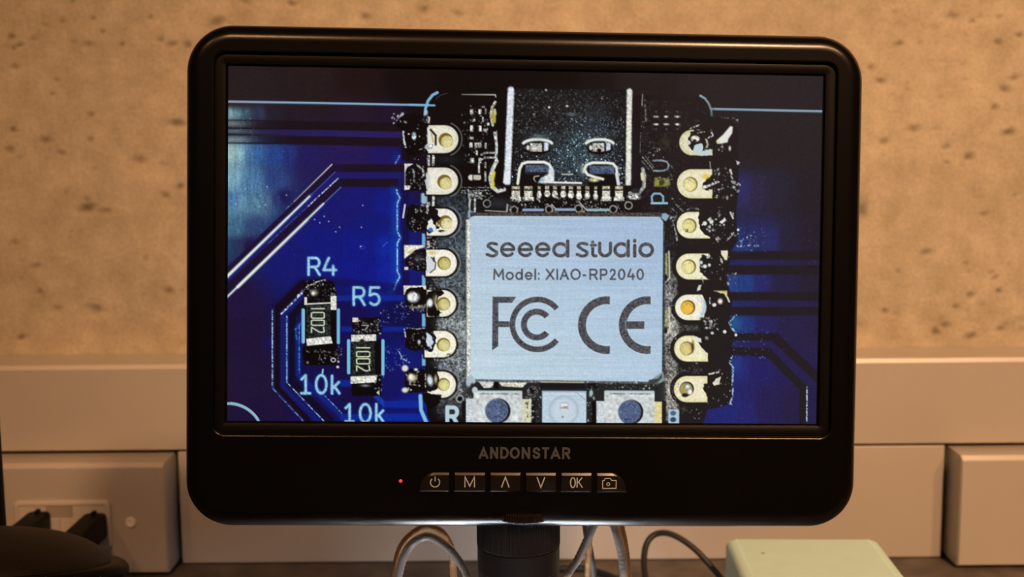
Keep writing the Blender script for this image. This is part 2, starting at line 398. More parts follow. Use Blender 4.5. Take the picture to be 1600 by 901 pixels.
# turning runs
band([(641, 257), (521, 257), (352, 421)], [(641, 269), (524, 269), (352, 436)], (28, 13, 46), soft=2.2)
band([(641, 257), (540, 257)], [(641, 269), (536, 269)], (25, 12, 32), soft=2)
band([(641, 269), (524, 269), (352, 434)], [(641, 279.5), (528, 279.5), (352, 446)], (24, 24, 104), soft=1.6, a=.75)
band([(622, 279.5), (529, 279.5), (352, 446)], [(622, 292), (533, 292), (352, 468)], (26, 13, 46), soft=2)
band([(622, 279.5), (534, 279.5)], [(622, 292), (534, 292)], (24, 12, 32), soft=2)
band([(533, 293), (619, 294)], [(500, 330), (619, 330)], (14, 22, 112), soft=8, a=.3)
line([(519, 257), (460, 315)], 1.6, (215, 220, 200), a=.95, a1=.55); line([(462, 313), (448, 326)], 1.2, (120, 130, 160), dash=.5)
line([(524, 269), (484, 307)], 1.4, (70, 96, 190), a=.8)
line([(486, 305), (352, 436)], 5.6, (40, 90, 170), soft=3, a=.6)
line([(484, 307), (352, 435)], 2.8, (226, 230, 222), soft=2); line([(450, 340), (352, 435)], 4.4, (232, 236, 226), soft=3, a=.3, a1=.9)
line([(528.5, 279), (482, 322)], 1.6, (220, 226, 230), dash=.35); line([(482, 322), (420, 380)], 1.2, (90, 110, 180), dash=.7, a=.7)
line([(533, 292.5), (500, 324)], 1.4, (110, 150, 220), a=.7)
line([(503, 321), (352, 467)], 5.4, (50, 110, 180), soft=3, a=.5)
line([(506, 318), (352, 467)], 2.4, (226, 230, 218), soft=2); line([(480, 344), (372, 448)], 4.4, (236, 238, 222), soft=3, a=.5, a1=.95)
# bright wavy right edge of the blue field
ed = [(620, 297), (621, 302), (625, 309), (621, 318), (621, 362), (626, 371), (621, 380), (621, 424), (625, 432), (620, 441), (616, 452)]
line([(x - 5, y) for x, y in ed], 9, (4, 62, 168), soft=10, a=.6)
line(ed, 3.6, (50, 130, 200), soft=4, a=.7); line(ed, 1.8, (200, 225, 232), dash=.4, a=.9)
band([(628, 297), (640, 297)], [(628, 445), (640, 445)], (15, 9, 58), soft=5, a=.75)
for x, y in ((567, 321), (507, 338), (492, 343), (500, 348), (514, 346), (531, 355), (565, 355), (525, 362), (415, 320), (406, 323), (418, 292), (448, 305), (384, 295), (369, 319)):
    ell(x, y, 1.1, 1.1, (170, 195, 230), a=.8)
ell(566, 386, 4, 3, (40, 70, 170), a=.7, ring=1.2); ell(564, 385, 1.2, 1, (180, 190, 220))
line([(598, 385), (606, 378)], 1, (120, 140, 210), a=.6)
# lower left runs
for pts in ([(426, 483), (472, 440), (528, 440), (640, 452)],): line(pts, 13, (14, 10, 70), soft=6, a=.55)
P1 = [(474, 443), (432, 484), (432, 607), (480, 657)]
P2 = [(478, 468), (457, 494), (457, 596), (517, 657)]
line(P1, 12, (16, 6, 24), soft=3); line(P2, 11, (10, 8, 34), soft=3)
line([(482, 455), (442, 491), (442, 602), (497, 657)], 7, (14, 28, 112), soft=4, a=.8)
line([(478, 500), (466, 510), (466, 584), (534, 650)], 8, (12, 36, 132), soft=5, a=.8)
line([(427, 483), (427, 606), (474, 657)], 4, (22, 44, 120), soft=3, a=.7)
line([(426, 484), (426, 604)], 1.9, (170, 205, 230), dash=.5); line([(427, 607), (474, 657)], 1.5, (130, 160, 210), dash=.5)
line([(440, 490), (472, 458)], 2.6, (205, 220, 225), dash=.35); line([(466, 462), (478, 448)], 3, (210, 215, 215), dash=.35)
line([(448.5, 494), (448.5, 597)], 4, (30, 80, 180), soft=3, a=.6); line([(448.5, 494), (448.5, 597), (506, 657)], 1.7, (160, 200, 230), dash=.55)
line([(468, 506), (468, 582)], 1.7, (60, 150, 220), dash=.4); line([(495, 604), (534, 645)], 1.6, (110, 180, 230), dash=.45)
line([(470, 505), (462, 514), (464, 530)], 2.5, (50, 110, 190), dash=.4)
line([(352, 630.5)] + arc(357, 685, 55, 55, -90, -30, 12), 4.2, (134, 178, 196)); line(arc(357, 684, 56, 56, -86, -34, 12), 1.2, (205, 225, 225), a=.6)
for x0, y0, x1, y1 in ((527, 461, 632, 470), (533, 510, 551, 518), (598, 510, 634, 518), (532, 593, 549, 604), (598, 626, 664, 636), (532, 646, 664, 656)):
    rect(x0, y0, x1, y1, (8, 40, 152), soft=3, a=.8)
rect(600, 637, 662, 645, (12, 10, 80), soft=3, a=.7)
poly([(588, 614), (600, 625), (600, 636), (584, 620)], (20, 80, 200), soft=3, a=.6)
glints(594, 480, 640, 510, 40, .4, 1, ((90, 140, 220), (200, 215, 235)), a=.6); glints(600, 540, 636, 580, 60, .4, 1.1, ((120, 160, 230), (210, 220, 235)), a=.6)
line([(622, 546), (629, 560), (640, 566)], 1.5, (180, 200, 230), dash=.6)

# ---- 3. white board lettering
SILK = (148, 198, 216)
def silk(g, x0, y0, x1, y1, w=4.0):
    glyph(g, x0 + 2, y0 + 2, x1 - 2, y1 - 2, w + 3, (20, 70, 170), soft=3, a=.6)
    glyph(g, x0 + 2, y0 + 2, x1 - 2, y1 - 2, w, SILK, soft=1.6, tex=.06)
silk('R', 480.5, 401, 502, 431); silk('4', 504, 401, 527, 431)
silk('R', 551, 447, 572, 478); silk('5', 575, 447, 596, 478)

# ---- 4. the two chip resistors
def resistor(o, tx):
    ox, oy = o
    S = lambda *p: [(x + ox, y + oy) for x, y in p]
    return S
# R4
blob([(474, 448), (482, 437), (505, 434), (521, 440), (526, 456), (522, 476), (476, 474)], (6, 4, 10))
line([(470, 460), (480, 448), (496, 440), (508, 437)], 2, (190, 195, 190), dash=.7)
rect(476, 474, 526, 570, (5, 4, 8), soft=2)
ell(491, 457, 6, 5, (120, 112, 90), soft=5); ell(490, 458, 2.6, 3, (250, 245, 225), soft=3)
glints(478, 438, 526, 472, 60, .4, 1.3)
rect(517, 462, 526, 484, (222, 222, 212), r=1, tex=.08); rect(476, 464, 480, 476, (225, 222, 205), r=1)
line([(477, 475), (518, 473)], 2.2, (215, 215, 205))
poly([(479, 477), (517, 475), (517, 528), (479, 527)], (30, 34, 34), tex=.45)
for g, a, b in (('i1', 480, 484), ('q0', 488, 497), ('q0', 500, 508), ('q2', 511, 519)):
    glyph(g, 487, a, 507, b, 1.9, (205, 214, 190), rot=True)
poly([(479, 529), (517, 525), (520, 536), (480, 540)], (215, 214, 208), tex=.1)
blob([(473, 541), (526, 538), (530, 556), (520, 568), (482, 570), (473, 560)], (4, 3, 6))
glints(480, 545, 530, 568, 26, .5, 1.8, ((200, 200, 195), (110, 105, 100)))
ell(521, 562, 3.4, 3, (205, 205, 200), ring=1.4); ell(528, 573, 2.2, 2, (220, 220, 215)); ell(481, 566, 2, 2, (120, 110, 100))
line([(474, 484), (474, 534)], 5, (112, 178, 214)); line([(529, 484), (529, 535)], 5, (112, 178, 214))
line([(475.5, 484), (475.5, 534)], 1.4, (190, 220, 230), a=.7)
glints(524, 540, 534, 560, 16, .5, 1.2)
# R5
blob([(551, 497), (594, 496), (596, 522), (552, 523)], (8, 6, 10))
rect(551, 496, 560, 503, (215, 205, 190), r=1, tex=.1); glints(553, 498, 595, 521, 60, .5, 1.5)
line([(566, 508), (576, 508), (570, 516)], 1.6, (160, 165, 165))
rect(550, 530, 596, 618, (5, 4, 8), soft=2)
poly([(549, 523), (588, 522), (588, 532), (549, 534)], (212, 210, 200), tex=.12); ell(566, 533, 4.6, 4, (28, 28, 26)); ell(566, 533, 4, 3.4, (130, 128, 115), ring=1.2)
poly([(549, 534), (586, 534), (586, 587), (549, 587)], (26, 30, 30), tex=.5)
for g, a, b in (('i1', 541, 545), ('q0', 549, 557), ('q0', 560, 568), ('q2', 571, 579)):
    glyph(g, 557.5, a, 578, b, 1.9, (212, 222, 188), rot=True)
glints(551, 535, 584, 586, 60, .3, .7, ((120, 125, 115), (70, 75, 72)), a=.7)
poly([(548, 588), (589, 586), (588, 597), (548, 599)], (218, 220, 208), tex=.1)
blob([(551, 600), (592, 598), (593, 611), (586, 617), (556, 617)], (5, 4, 7)); glow(571, 602, 7, (190, 190, 185), .7, 2)
glints(586, 585, 600, 610, 18, .5, 1.6); poly([(588, 613), (593, 609), (593, 617)], (200, 200, 195))
line([(545, 532), (545, 582)], 5, (118, 186, 220)); line([(598.5, 532), (598.5, 584)], 5, (118, 186, 220))
glyph('q0', 560, 500, 562, 502, .5, (0, 0, 0), a=0)
silk('1', 468, 584, 488, 616); silk('0', 491.5, 584, 513, 616); silk('k', 516.5, 585, 533, 616)
silk('1', 537, 629, 556, 660); silk('0', 560, 629, 582, 661); silk('k', 585.5, 629, 602, 661)
line([(504, 583), (505, 577)], 2.5, SILK)

# ---- 5. runs on the right side
DR = (32, 26, 33)
for y0, y1 in ((392, 406), (414, 429), (456, 469.5), (479, 493)):
    rect(1138, y0, 1290, y1, DR, soft=2.6)
for y0, y1 in ((406, 414), (469.5, 479)): rect(1138, y0, 1290, y1, (36, 32, 78), soft=2.6, a=.5)
band([(1138, 520), (1214, 520), (1274, 578), (1290, 596)], [(1138, 532), (1205, 532), (1270, 592), (1290, 612)], DR, soft=2.6)
band([(1138, 542), (1202, 543), (1261, 604), (1261, 668)], [(1138, 555), (1196, 556), (1249, 608), (1248, 668)], DR, soft=2.6)
line([(1138, 537), (1204, 537), (1266, 598), (1274, 612)], 7, (38, 32, 76), soft=4, a=.6)
line([(1260.5, 603), (1260, 660)], 2.2, (180, 200, 215), dash=.75)
line([(1106, 170.5), (1290, 174.5)], 3.6, (118, 146, 166)); line([(1112, 170), (1290, 173.5)], 1.2, (165, 190, 205), a=.5)
glints(1150, 355, 1200, 395, 40, .4, 1.1, ((90, 130, 210), (190, 200, 220)), a=.6)
glints(1145, 515, 1200, 560, 34, .4, 1.0, ((110, 140, 210), (200, 205, 220)), a=.7)
glints(1150, 250, 1280, 650, 50, .4, .7, ((100, 110, 170),), a=.5)
glow(1156, 388, 16, (34, 70, 140), .4, 6); glow(1149, 505, 10, (40, 100, 150), .5, 12); glow(1149, 570, 10, (40, 80, 150), .4, 14)

# ---- 6. the black module
BK = (7, 5, 7)
body = [(682, 152), (700, 146), (1085, 150), (1104, 158), (1112, 178), (1104, 640), (1096, 668), (678, 668), (668, 648), (664, 600), (666, 180), (672, 162)]
poly(body, BK, soft=2)
# right half of the board is greyer (screen glare), lower half shows weave
poly([(990, 150), (1092, 151), (1110, 172), (1106, 380), (1000, 380)], (31, 26, 28), soft=16, a=.9)
for cx, cy, r, c, a, ry in ((722, 330, 26, (56, 66, 72), .7, 22), (722, 380, 16, (80, 92, 98), .7, 18), (700, 440, 26, (84, 94, 100), .75, 14), (706, 504, 24, (120, 128, 132), .75, 12), (722, 520, 10, (170, 174, 172), .7, 22),
                           (706, 566, 26, (104, 116, 124), .75, 10), (722, 580, 14, (110, 120, 126), .7, 20), (690, 640, 20, (30, 30, 34), .7, 12), (722, 612, 14, (120, 126, 128), .6, 10), (700, 380, 20, (90, 100, 106), .6, 6), (700, 312, 24, (46, 50, 58), .8, 8),
                           (700, 250, 24, (28, 30, 36), .8, 8), (1046, 450, 12, (110, 110, 112), .8, 14), (1048, 515, 14, (176, 176, 170), .85, 16), (1048, 560, 14, (110, 108, 104), .8, 16), (1050, 610, 14, (176, 174, 164), .8, 22), (1066, 640, 20, (60, 58, 58), .7, 10), (1080, 580, 30, (54, 50, 50), .7, 8), (1080, 512, 24, (120, 120, 118), .6, 6), (1080, 380, 30, (30, 28, 32), .7, 8)):
    glow(cx, cy, r, c, a, ry)
def ladder(xa, xb, ya, yb, stops):
    ys = [t[0] for t in stops]
    for y in range(ya, yb, 5):
        c = [np.interp(y, ys, [t[1][k] for t in stops]) for k in range(3)]
        line([(xa, y), (xb, y)], 7, c, soft=7, a=.75)
ladder(688, 724, 306, 654, [(306, (40, 46, 54)), (380, (68, 80, 90)), (440, (84, 96, 104)), (505, (126, 132, 134)), (570, (116, 123, 128)), (620, (84, 90, 94)), (654, (34, 34, 38))])
ladder(1042, 1054, 340, 656, [(340, (26, 24, 26)), (395, (40, 38, 40)), (440, (104, 104, 106)), (515, (176, 174, 168)), (560, (110, 108, 104)), (610, (174, 172, 162)), (656, (110, 108, 104))])
# weave grain
q = hom(body); sy, sx, X, Y = win(q, 2)
m = cover(sd_poly(q, X, Y), 2)
g = np.clip((N1 * .6 + N2 * .4)[sy, sx], -1.6, 2.4)[..., None]
CAN[sy, sx] *= 1 + .34 * g * m[..., None] * (CAN[sy, sx].mean(2, keepdims=True) > 25)
# outline silk
line([(683.5, 145), (676, 149), (669, 158), (665, 170), (664, 186)], 4.4, (120, 172, 206)); line([(666, 175), (665, 188)], 6, (190, 205, 215), a=.7)
line([(640, 164), (679, 165)], 3, (120, 176, 208))
line(arc(704, 160, 24, 14, 200, 260, 8), 1.2, (80, 80, 80), a=.7); line([(722, 148), (774, 148.5), (775, 152)], 1.8, (200, 200, 198), a=.5, a1=1)
line([(1094, 150), (1101, 154), (1107, 162), (1111, 172), (1112, 186)], 3.6, (138, 158, 166), a=1, a1=.5)
glints(1109, 182, 1116, 190, 3, .6, 1.2); glints(1117, 183, 1150, 187, 14, .5, 1.1, a=.8); glints(1146, 185, 1155, 191, 5, .8, 1.6)
for y0, y1 in ((238, 254), (302, 318), (365, 383), (430, 446), (490, 510), (553, 571)):
    rect(659.5, y0, 665, y1, (116, 174, 212), soft=2, r=1)
line([(657, 618), (658, 640), (664, 654), (668, 664)], 6, (130, 186, 224), soft=2); rect(658, 290 + 12, 668, 318, (150, 184, 204), soft=3, r=3, a=.9)
for y0, y1 in ((182, 194), (240, 262), (316, 330), (376, 390)):
    rect(667, y0, 672, y1, (200, 200, 195), soft=2, a=.85, tex=.3)
for y0, y1 in ((244, 258), (306, 322)): line([(677.5, y0), (677, y1)], 4, (190, 190, 186), tex=.2)

# pads, left column
def pad(x0, y0, x1, y1, hx, hy, hr, pc=(224, 219, 200), hc=(196, 186, 128), right=False, rim=(118, 96, 30), hoff=(2, 2.5), hs=.86):
    r = (y1 - y0) / 2
    if not right:
        shp = [(x0, y0), (x1 - r, y0)] + arc(x1 - r, (y0 + y1) / 2, r, r, -90, 90, 16) + [(x0, y1)]
        oc = [(x - (-3), y) for x, y in shp]
    else:
        shp = [(x1, y0), (x1, y1), (x0 + r, y1)] + arc(x0 + r, (y0 + y1) / 2, r, r, 90, 270, 16)
    if not right:
        line(arc(x1 - r + 1, (y0 + y1) / 2, r + 4.5, r + 4.5, -70, 70, 14), 2.2, (150, 152, 150), a=.55)
    poly(shp, (10, 8, 10), grow=2.6, soft=2.4)
    poly(shp, pc, soft=1.6, tex=.035)
    poly(shp, (255, 252, 240), grow=-4, soft=7, a=.35)
    ell(hx, hy, hr, hr, rim, soft=1.5); ell(hx + hoff[0], hy + hoff[1], hr * hs, hr * hs, hc, soft=2, tex=.05)
    ell(hx + hoff[0] + 1, hy + hoff[1] + 2, hr * .5, hr * .5, tuple(min(255, c + 22) for c in hc), soft=5, a=.7)
LP = [(667, 196, 716.5, 239.5, 696.5, 219, 11), (666, 262, 716, 304, 694.5, 284, 11), (667, 326, 715, 368, 696, 347, 10.5), (665.5, 390, 714, 431.5, 694, 411, 10.5),
      (667, 453, 713, 494.5, 693, 474.5, 10.5), (663.5, 516.5, 713, 558, 693, 538, 10.5), (664, 580, 712.5, 621, 693, 600, 10)]
for i, a in enumerate(LP):
    pad(*a, pc=[(216, 212, 192), (220, 216, 200), (230, 226, 212), (238, 234, 216), (232, 228, 208), (238, 234, 212), (234, 230, 208)][i],
        hc=[(204, 194, 140), (206, 196, 138), (214, 206, 160), (190, 182, 112), (196, 190, 126), (206, 200, 132), (204, 200, 134)][i], hoff=(2.4, 2.8) if i < 3 else (1, 1))
# solder joints and flux, left column
def joint(y0, y1, x0=633, x1=667, c=(8, 6, 8)):
    blob([(x0 + 2, y0 + 4), (x0 + 10, y0), (x1, y0 + 2), (x1, y1 - 2), (x0 + 10, y1), (x0 + 1, y1 - 6)], c, wob=1.2)
band([(628, 190), (668, 180)], [(628, 250), (668, 262)], (16, 8, 22), soft=4)
blob([(618, 196), (630, 180), (655, 178), (667, 195), (668, 240), (640, 245), (632, 232), (630, 205)], (6, 3, 6), wob=2)
glints(612, 176, 634, 194, 10, .8, 2, ((200, 200, 195),)); line([(615, 193), (630, 178)], 2, (190, 190, 190), dash=.6)
ell(647, 213, 3.6, 6, (180, 200, 206), soft=2.5, tex=.25); line([(630.5, 206), (631, 218), (634, 230)], 3, (210, 212, 208), dash=.5)
line([(624, 244), (618, 256)], 2.4, (130, 180, 225), dash=.4); glints(630, 180, 668, 250, 22, .5, 1.3)
blob([(668, 200), (676, 204), (680, 214), (680, 228), (674, 236), (668, 236)], (225, 224, 216), wob=.8); line([(673, 203), (681, 212), (681, 226)], 3.2, (36, 26, 16), soft=2); line([(674, 208), (677, 222)], 2.6, (190, 160, 90), a=.8)
ell(672, 230, 8, 5, (205, 208, 212), tex=.15, soft=2); line([(655, 234), (666, 231)], 1.6, (140, 140, 140), dash=.3)
rect(632, 256, 668, 298, (8, 6, 8), soft=2)
for p in ([(632, 256), (646, 256), (636, 262), (633, 270)], [(632, 290), (642, 290), (640, 296), (632, 297)]): poly(p, (214, 210, 200), tex=.15)
line([(652, 258), (660, 264), (662, 274)], 3, (200, 200, 196), dash=.3); line([(646, 264), (648, 284)], 3, (130, 140, 150), dash=.6); line([(633, 258), (633, 296)], 1.4, (200, 200, 196), a=.8)
blob([(666, 268), (673, 276), (671, 288), (674, 292), (667, 298), (664, 282)], (205, 208, 210), wob=1, a=.9); glints(634, 258, 668, 296, 40, .5, 1.4)
glow(655, 292, 4, (160, 130, 60), .0)
joint(320, 362, 634, 680); line([(633, 320), (630, 340)], 2.6, (205, 208, 210)); glints(648, 320, 670, 334, 16, .6, 1.8); glints(640, 340, 668, 362, 22, .6, 1.8)
blob([(666, 324), (682, 326), (690, 340), (684, 358), (670, 366), (664, 352)], (14, 12, 14), wob=2.5); line([(668, 322), (668, 332)], 4, (210, 206, 196), dash=.5)
blob([(668, 346), (674, 342), (682, 356), (680, 362), (668, 358)], (228, 230, 228), wob=1); ell(673, 359, 3.6, 3.4, (60, 110, 180), soft=2); ell(690, 361, 5, 2, (40, 36, 30)); ell(683, 350, 1.8, 3.2, (190, 170, 100))
line([(690, 363), (698, 361)], 1.6, (200, 196, 180))
poly([(631.5, 383), (665, 383), (665, 386), (650, 390), (640, 398), (632, 404)], (230, 222, 202), soft=2, tex=.08); ell(642, 394, 4, 3, (200, 180, 110), soft=3, a=.7)
blob([(636, 404), (644, 394), (656, 389), (666, 390), (667, 422), (654, 424), (640, 420), (633, 412)], (8, 5, 8), wob=1); rect(632, 417, 638, 421.5, (220, 215, 205), soft=1.5)
glow(654, 404, 8, (80, 80, 88), .7, 7); glints(640, 395, 666, 420, 30, .5, 1.6, ((150, 155, 165), (90, 92, 100)))
blob([(667, 398), (674, 402), (681, 408), (681, 418), (674, 426), (667, 424)], (206, 212, 218), wob=1, a=.9); line([(674, 402), (681, 410), (680, 420), (672, 426)], 1.6, (40, 36, 34)); ell(678, 405, 2, 4, (60, 60, 60)); ell(676, 395, 6, 3, (196, 176, 110), soft=3, a=.7)
rect(631, 446, 666, 452, (226, 220, 205), tex=.1); rect(631, 446, 637, 460, (220, 214, 200), tex=.1)
blob([(633, 456), (640, 449), (660, 448), (666, 456), (666, 482), (640, 484), (634, 472)], (10, 8, 8), wob=1); ell(646, 464, 9, 8, (206, 212, 214), soft=5, tex=.12); ell(641, 464, 3.4, 5, (245, 246, 244), soft=3); ell(654, 455, 4, 3, (20, 18, 18), soft=3)
rect(640, 478, 664, 482, (150, 146, 130), soft=2, a=.7); glints(630, 476, 672, 488, 26, .6, 1.8); glints(618, 470, 634, 482, 6, .8, 1.8)
blob([(667, 455), (690, 452), (694, 458), (684, 466), (682, 478), (690, 488), (686, 494), (668, 494)], (10, 7, 8), wob=1.2); ell(672, 473, 4.4, 6.4, (235, 238, 238), soft=3); line([(682, 462), (680, 474), (684, 484)], 2, (200, 186, 130), a=.8); glow(680, 468, 4, (170, 160, 120), .6, 8)
joint(511, 548, 633, 668); ell(655, 534, 2.4, 3.4, (190, 196, 196), soft=2); glints(634, 512, 666, 546, 18, .5, 1.5); line([(636, 512), (652, 514), (664, 512)], 1.6, (180, 184, 184), dash=.5); line([(632, 514), (634, 526)], 2, (200, 200, 196), dash=.4)
ell(645, 526, 1.6, 4, (70, 66, 60))
blob([(664, 514), (676, 516), (682, 528), (680, 540), (674, 550), (664, 546)], (12, 10, 12), wob=1.4); blob([(666, 520), (674, 524), (678, 534), (674, 544), (667, 538)], (198, 214, 226), wob=1.6); glints(666, 516, 682, 550, 16, .6, 1.8, ((60, 90, 130), (240, 240, 238), (30, 30, 30)))
joint(575, 614, 631, 668, (8, 6, 7)); ell(633, 575, 5, 5, (220, 218, 208), soft=3); ell(633, 609, 5, 4, (222, 218, 206), soft=3); ell(644, 590, 7, 6, (200, 190, 160), soft=5); ell(642, 588, 3, 4, (250, 248, 240), soft=3); ell(650, 577, 3, 2, (225, 225, 220), soft=2)
line([(640, 600), (656, 602)], 2, (150, 150, 145), dash=.3); glints(634, 576, 668, 610, 22, .6, 1.6)
blob([(664, 576), (682, 576), (686, 590), (684, 606), (672, 612), (664, 608)], (14, 12, 12), wob=1.2); ell(672, 594, 4.4, 8, (214, 224, 230), soft=4, rot=-.2); ell(681, 592, 2.2, 6, (190, 176, 130), soft=3); line([(665, 584), (665, 604)], 2, (190, 186, 170), dash=.4)
blob([(660, 612), (690, 616), (688, 630), (672, 640), (662, 626)], (8, 6, 8), wob=1.2)
glints(664, 370, 684, 390, 30, .6, 1.8, ((20, 18, 18), (190, 190, 186), (120, 120, 118))); glints(668, 434, 684, 452, 26, .6, 1.6, ((20, 18, 18), (150, 150, 160)))
glints(668, 552, 720, 574, 70, .5, 1.5, ((170, 176, 180), (40, 40, 44))); glints(680, 495, 730, 520, 90, .4, 1.2, ((200, 202, 200), (80, 84, 86)))

# ---- 7. USB socket
usb = [(793, 139), (988, 141), (986, 291), (788, 288)]
rect(776, 150, 800, 292, (5, 3, 5), soft=3); rect(984, 150, 1001, 292, (22, 17, 19), soft=3)
poly(usb, (19, 18, 20), soft=2)
glow(900, 250, 60, (56, 74, 82), .85, 40); glow(925, 205, 34, (46, 58, 68), .8, 40); glow(845, 212, 28, (44, 58, 62), .6, 14); glow(880, 170, 60, (34, 34, 38), .6, 24); glow(900, 228, 20, (60, 80, 88), .6, 26)
q = hom(usb); sy, sx, X, Y = win(q, 2); m = cover(sd_poly(q, X, Y), 2)
sp = np.clip((N1 * .8 + N2 * .35)[sy, sx] - .85, 0, 2)[..., None] * m[..., None]
gx = np.clip(.35 + .65 * np.clip((Y - 60) / 90, 0, 1), 0, 1)[..., None]
CAN[sy, sx] += sp * np.array([58, 66, 70]) * gx; CAN[sy, sx] *= 1 + .22 * N1[sy, sx][..., None] * m[..., None]
glints(806, 141, 975, 215, 260, .6, 1.6, ((112, 116, 116), (74, 80, 82), (52, 58, 62)), a=.7); glints(850, 205, 975, 284, 120, .5, 1.3, ((96, 120, 128), (66, 88, 98)), a=.65)
ell(853, 141, 1.6, 1.6, (170, 170, 168)); ell(858, 168, 1.8, 1.8, (210, 210, 205)); ell(886, 166, 2, 1.4, (210, 210, 200)); ell(893, 179, 8, 2.4, (80, 96, 96), soft=3)
def bar(p0, p1, w, c):
    line([p0, p1], w + 2.5, tuple(int(k * .55) for k in c), dash=.3, soft=2); line([p0, p1], w, c, soft=2.4, tex=.05)
bar((798.5, 141), (792.5, 284), 9.5, (216, 224, 232)); bar((983.4, 143), (981.5, 287), 7.6, (226, 226, 216))
poly([(786, 286), (788, 270), (797, 272), (797, 288)], (224, 230, 236), soft=2)
def spring(cx, w):
    line(arc(cx, 226, w + 3, 8, 195, 345, 12), 4.4, (226, 230, 222), soft=2); ell(cx, 231, w, 8, (8, 6, 8), soft=2)
    rect(cx - w + 8, 224, cx + 7, 237, (176, 178, 168), soft=1.5, tex=.18); ell(cx - w + 5, 231, 2.6, 4, (220, 220, 210), soft=2); rect(cx + 10, 223, cx + 17, 236, (200, 206, 224), soft=2.5, tex=.12)
    line(arc(cx, 232, w, 8, 20, 160, 12), 3, (6, 4, 6), soft=2)
spring(840, 20); spring(937, 19); ell(936, 235, 3.4, 2.6, (10, 8, 8)); glow(843, 214, 10, (110, 140, 140), .6, 4)
# the two latch windows
rect(812, 256, 862, 290, (10, 9, 11), soft=2)
rect(821, 258, 859, 271, (74, 88, 110), soft=2, tex=.16); rect(821, 269, 856, 273, (24, 26, 32), soft=2)
line([(809, 287), (812, 264), (816, 256), (824, 253.5), (850, 253.5), (858, 257), (862, 264)], 4.4, (232, 234, 226), soft=2)
poly([(860, 258), (866, 266), (866, 284), (852, 287), (842, 286), (846, 278), (856, 272)], (216, 222, 226), soft=3, tex=.06); poly([(840, 286), (846, 277), (852, 282)], (150, 176, 196), soft=2)
line([(834, 280), (835, 276), (842, 275)], 1.6, (190, 188, 176)); line([(834, 280), (837, 284)], 1.6, (150, 148, 140))
rect(918, 256, 964, 290, (10, 9, 11), soft=2); rect(921, 259, 960, 272, (72, 86, 110), soft=2, tex=.16)
line([(966, 289), (963, 262), (958, 256), (948, 254.5), (926, 254.5), (916, 258), (913, 265), (918, 273), (930, 277), (942, 280)], 4.2, (230, 232, 222), soft=2)
ell(928, 281, 8, 3.4, (196, 192, 150), soft=3, tex=.15); line([(963, 272), (967, 291)], 4.4, (214, 216, 226), soft=2); glow(910, 266, 4, (200, 206, 200), .6, 8)
line([(858, 285), (908, 286)], 3, (226, 226, 216)); line([(878, 272.5), (895, 272.5)], 1.8, (190, 192, 186)); line([(852, 289.5), (912, 290)], 1.6, (150, 150, 142), a=.8)
# contact row
rect(784, 290, 990, 334, (11, 9, 10), soft=3)
for x, w, y1 in ((806, 13, 314), (825.5, 13, 314), (842.5, 4.4, 310), (855, 6.4, 308), (867, 6.4, 309), (880, 6.4, 309), (892, 6.6, 310), (904.5, 6.4, 312), (917.5, 6, 311), (930.5, 4.6, 312), (947, 12, 314), (967, 12, 314)):
    rect(x - w / 2, 291, x + w / 2, 296, (168, 162, 140), soft=1.6, tex=.2); rect(x - w / 2, 298, x + w / 2, y1 - 5, (204, 202, 186), soft=1.6, tex=.14)
    if w > 10: rect(x - w / 2 - 2, y1 - 6, x + w / 2 + 2, y1, (214, 216, 206), soft=2, tex=.2)
    else: ell(x, y1 - 5, w / 2 + 1.4, 5, (206, 206, 194), soft=2, tex=.2)
glints(796, 309, 980, 332, 330, .5, 1.5, ((190, 190, 182), (110, 112, 108), (20, 18, 18)))
for x0, x1, y in ((818, 848, 328), (869, 897, 327.5), (918, 950, 328)): line([(x0, y), (x1, y)], 4.2, (140, 162, 196) if x0 < 900 else (140, 178, 186), soft=1.6)
for x, y in ((803, 328), (858, 327), (904, 326), (958, 327), (982, 321), (761, 318)):
    ell(x, y, 5.6, 5.6, (150, 148, 142), ring=2, soft=1.6); ell(x, y, 3.6, 3.6, (8, 6, 8))
line([(906, 317), (916, 328)], 2, (180, 180, 174)); line([(862, 320), (868, 326)], 2, (170, 170, 164))
# curled feet
line([(776, 252), (770, 264), (766, 278), (769, 292), (778, 299), (788, 296)], 6, (196, 198, 190), soft=1.8, tex=.1); line([(772, 270), (769.5, 282), (771.5, 292)], 5, (206, 196, 74), soft=2); line([(774, 290), (786, 294)], 3, (30, 28, 28))
line([(1004, 264), (1007, 276), (1006, 292), (998, 302), (984, 302)], 5.4, (150, 154, 154), soft=1.8, tex=.12); line([(1003, 272), (1004, 280)], 5, (216, 212, 176), soft=2); ell(993, 298, 7, 4, (40, 38, 40), soft=2)
ell(990, 308, 10, 4, (176, 180, 178), tex=.3, soft=3)
# gold tab and strips left of the socket
line([(774, 160), (769, 168), (767, 182), (770, 196)], 4, (180, 178, 160), tex=.15); line([(772, 176), (772, 190)], 6, (170, 158, 60), soft=2); line([(773, 172), (774, 178)], 4, (190, 186, 140))
line([(773, 208), (776, 228), (775, 252)], 4.2, (168, 170, 174), tex=.2); line([(776, 205), (777, 236)], 1.6, (220, 222, 222), a=.7)
for y in (239, 246.5): line([(774, y), (758, y), (752, y + 3)], 3, (140, 138, 132), tex=.25)
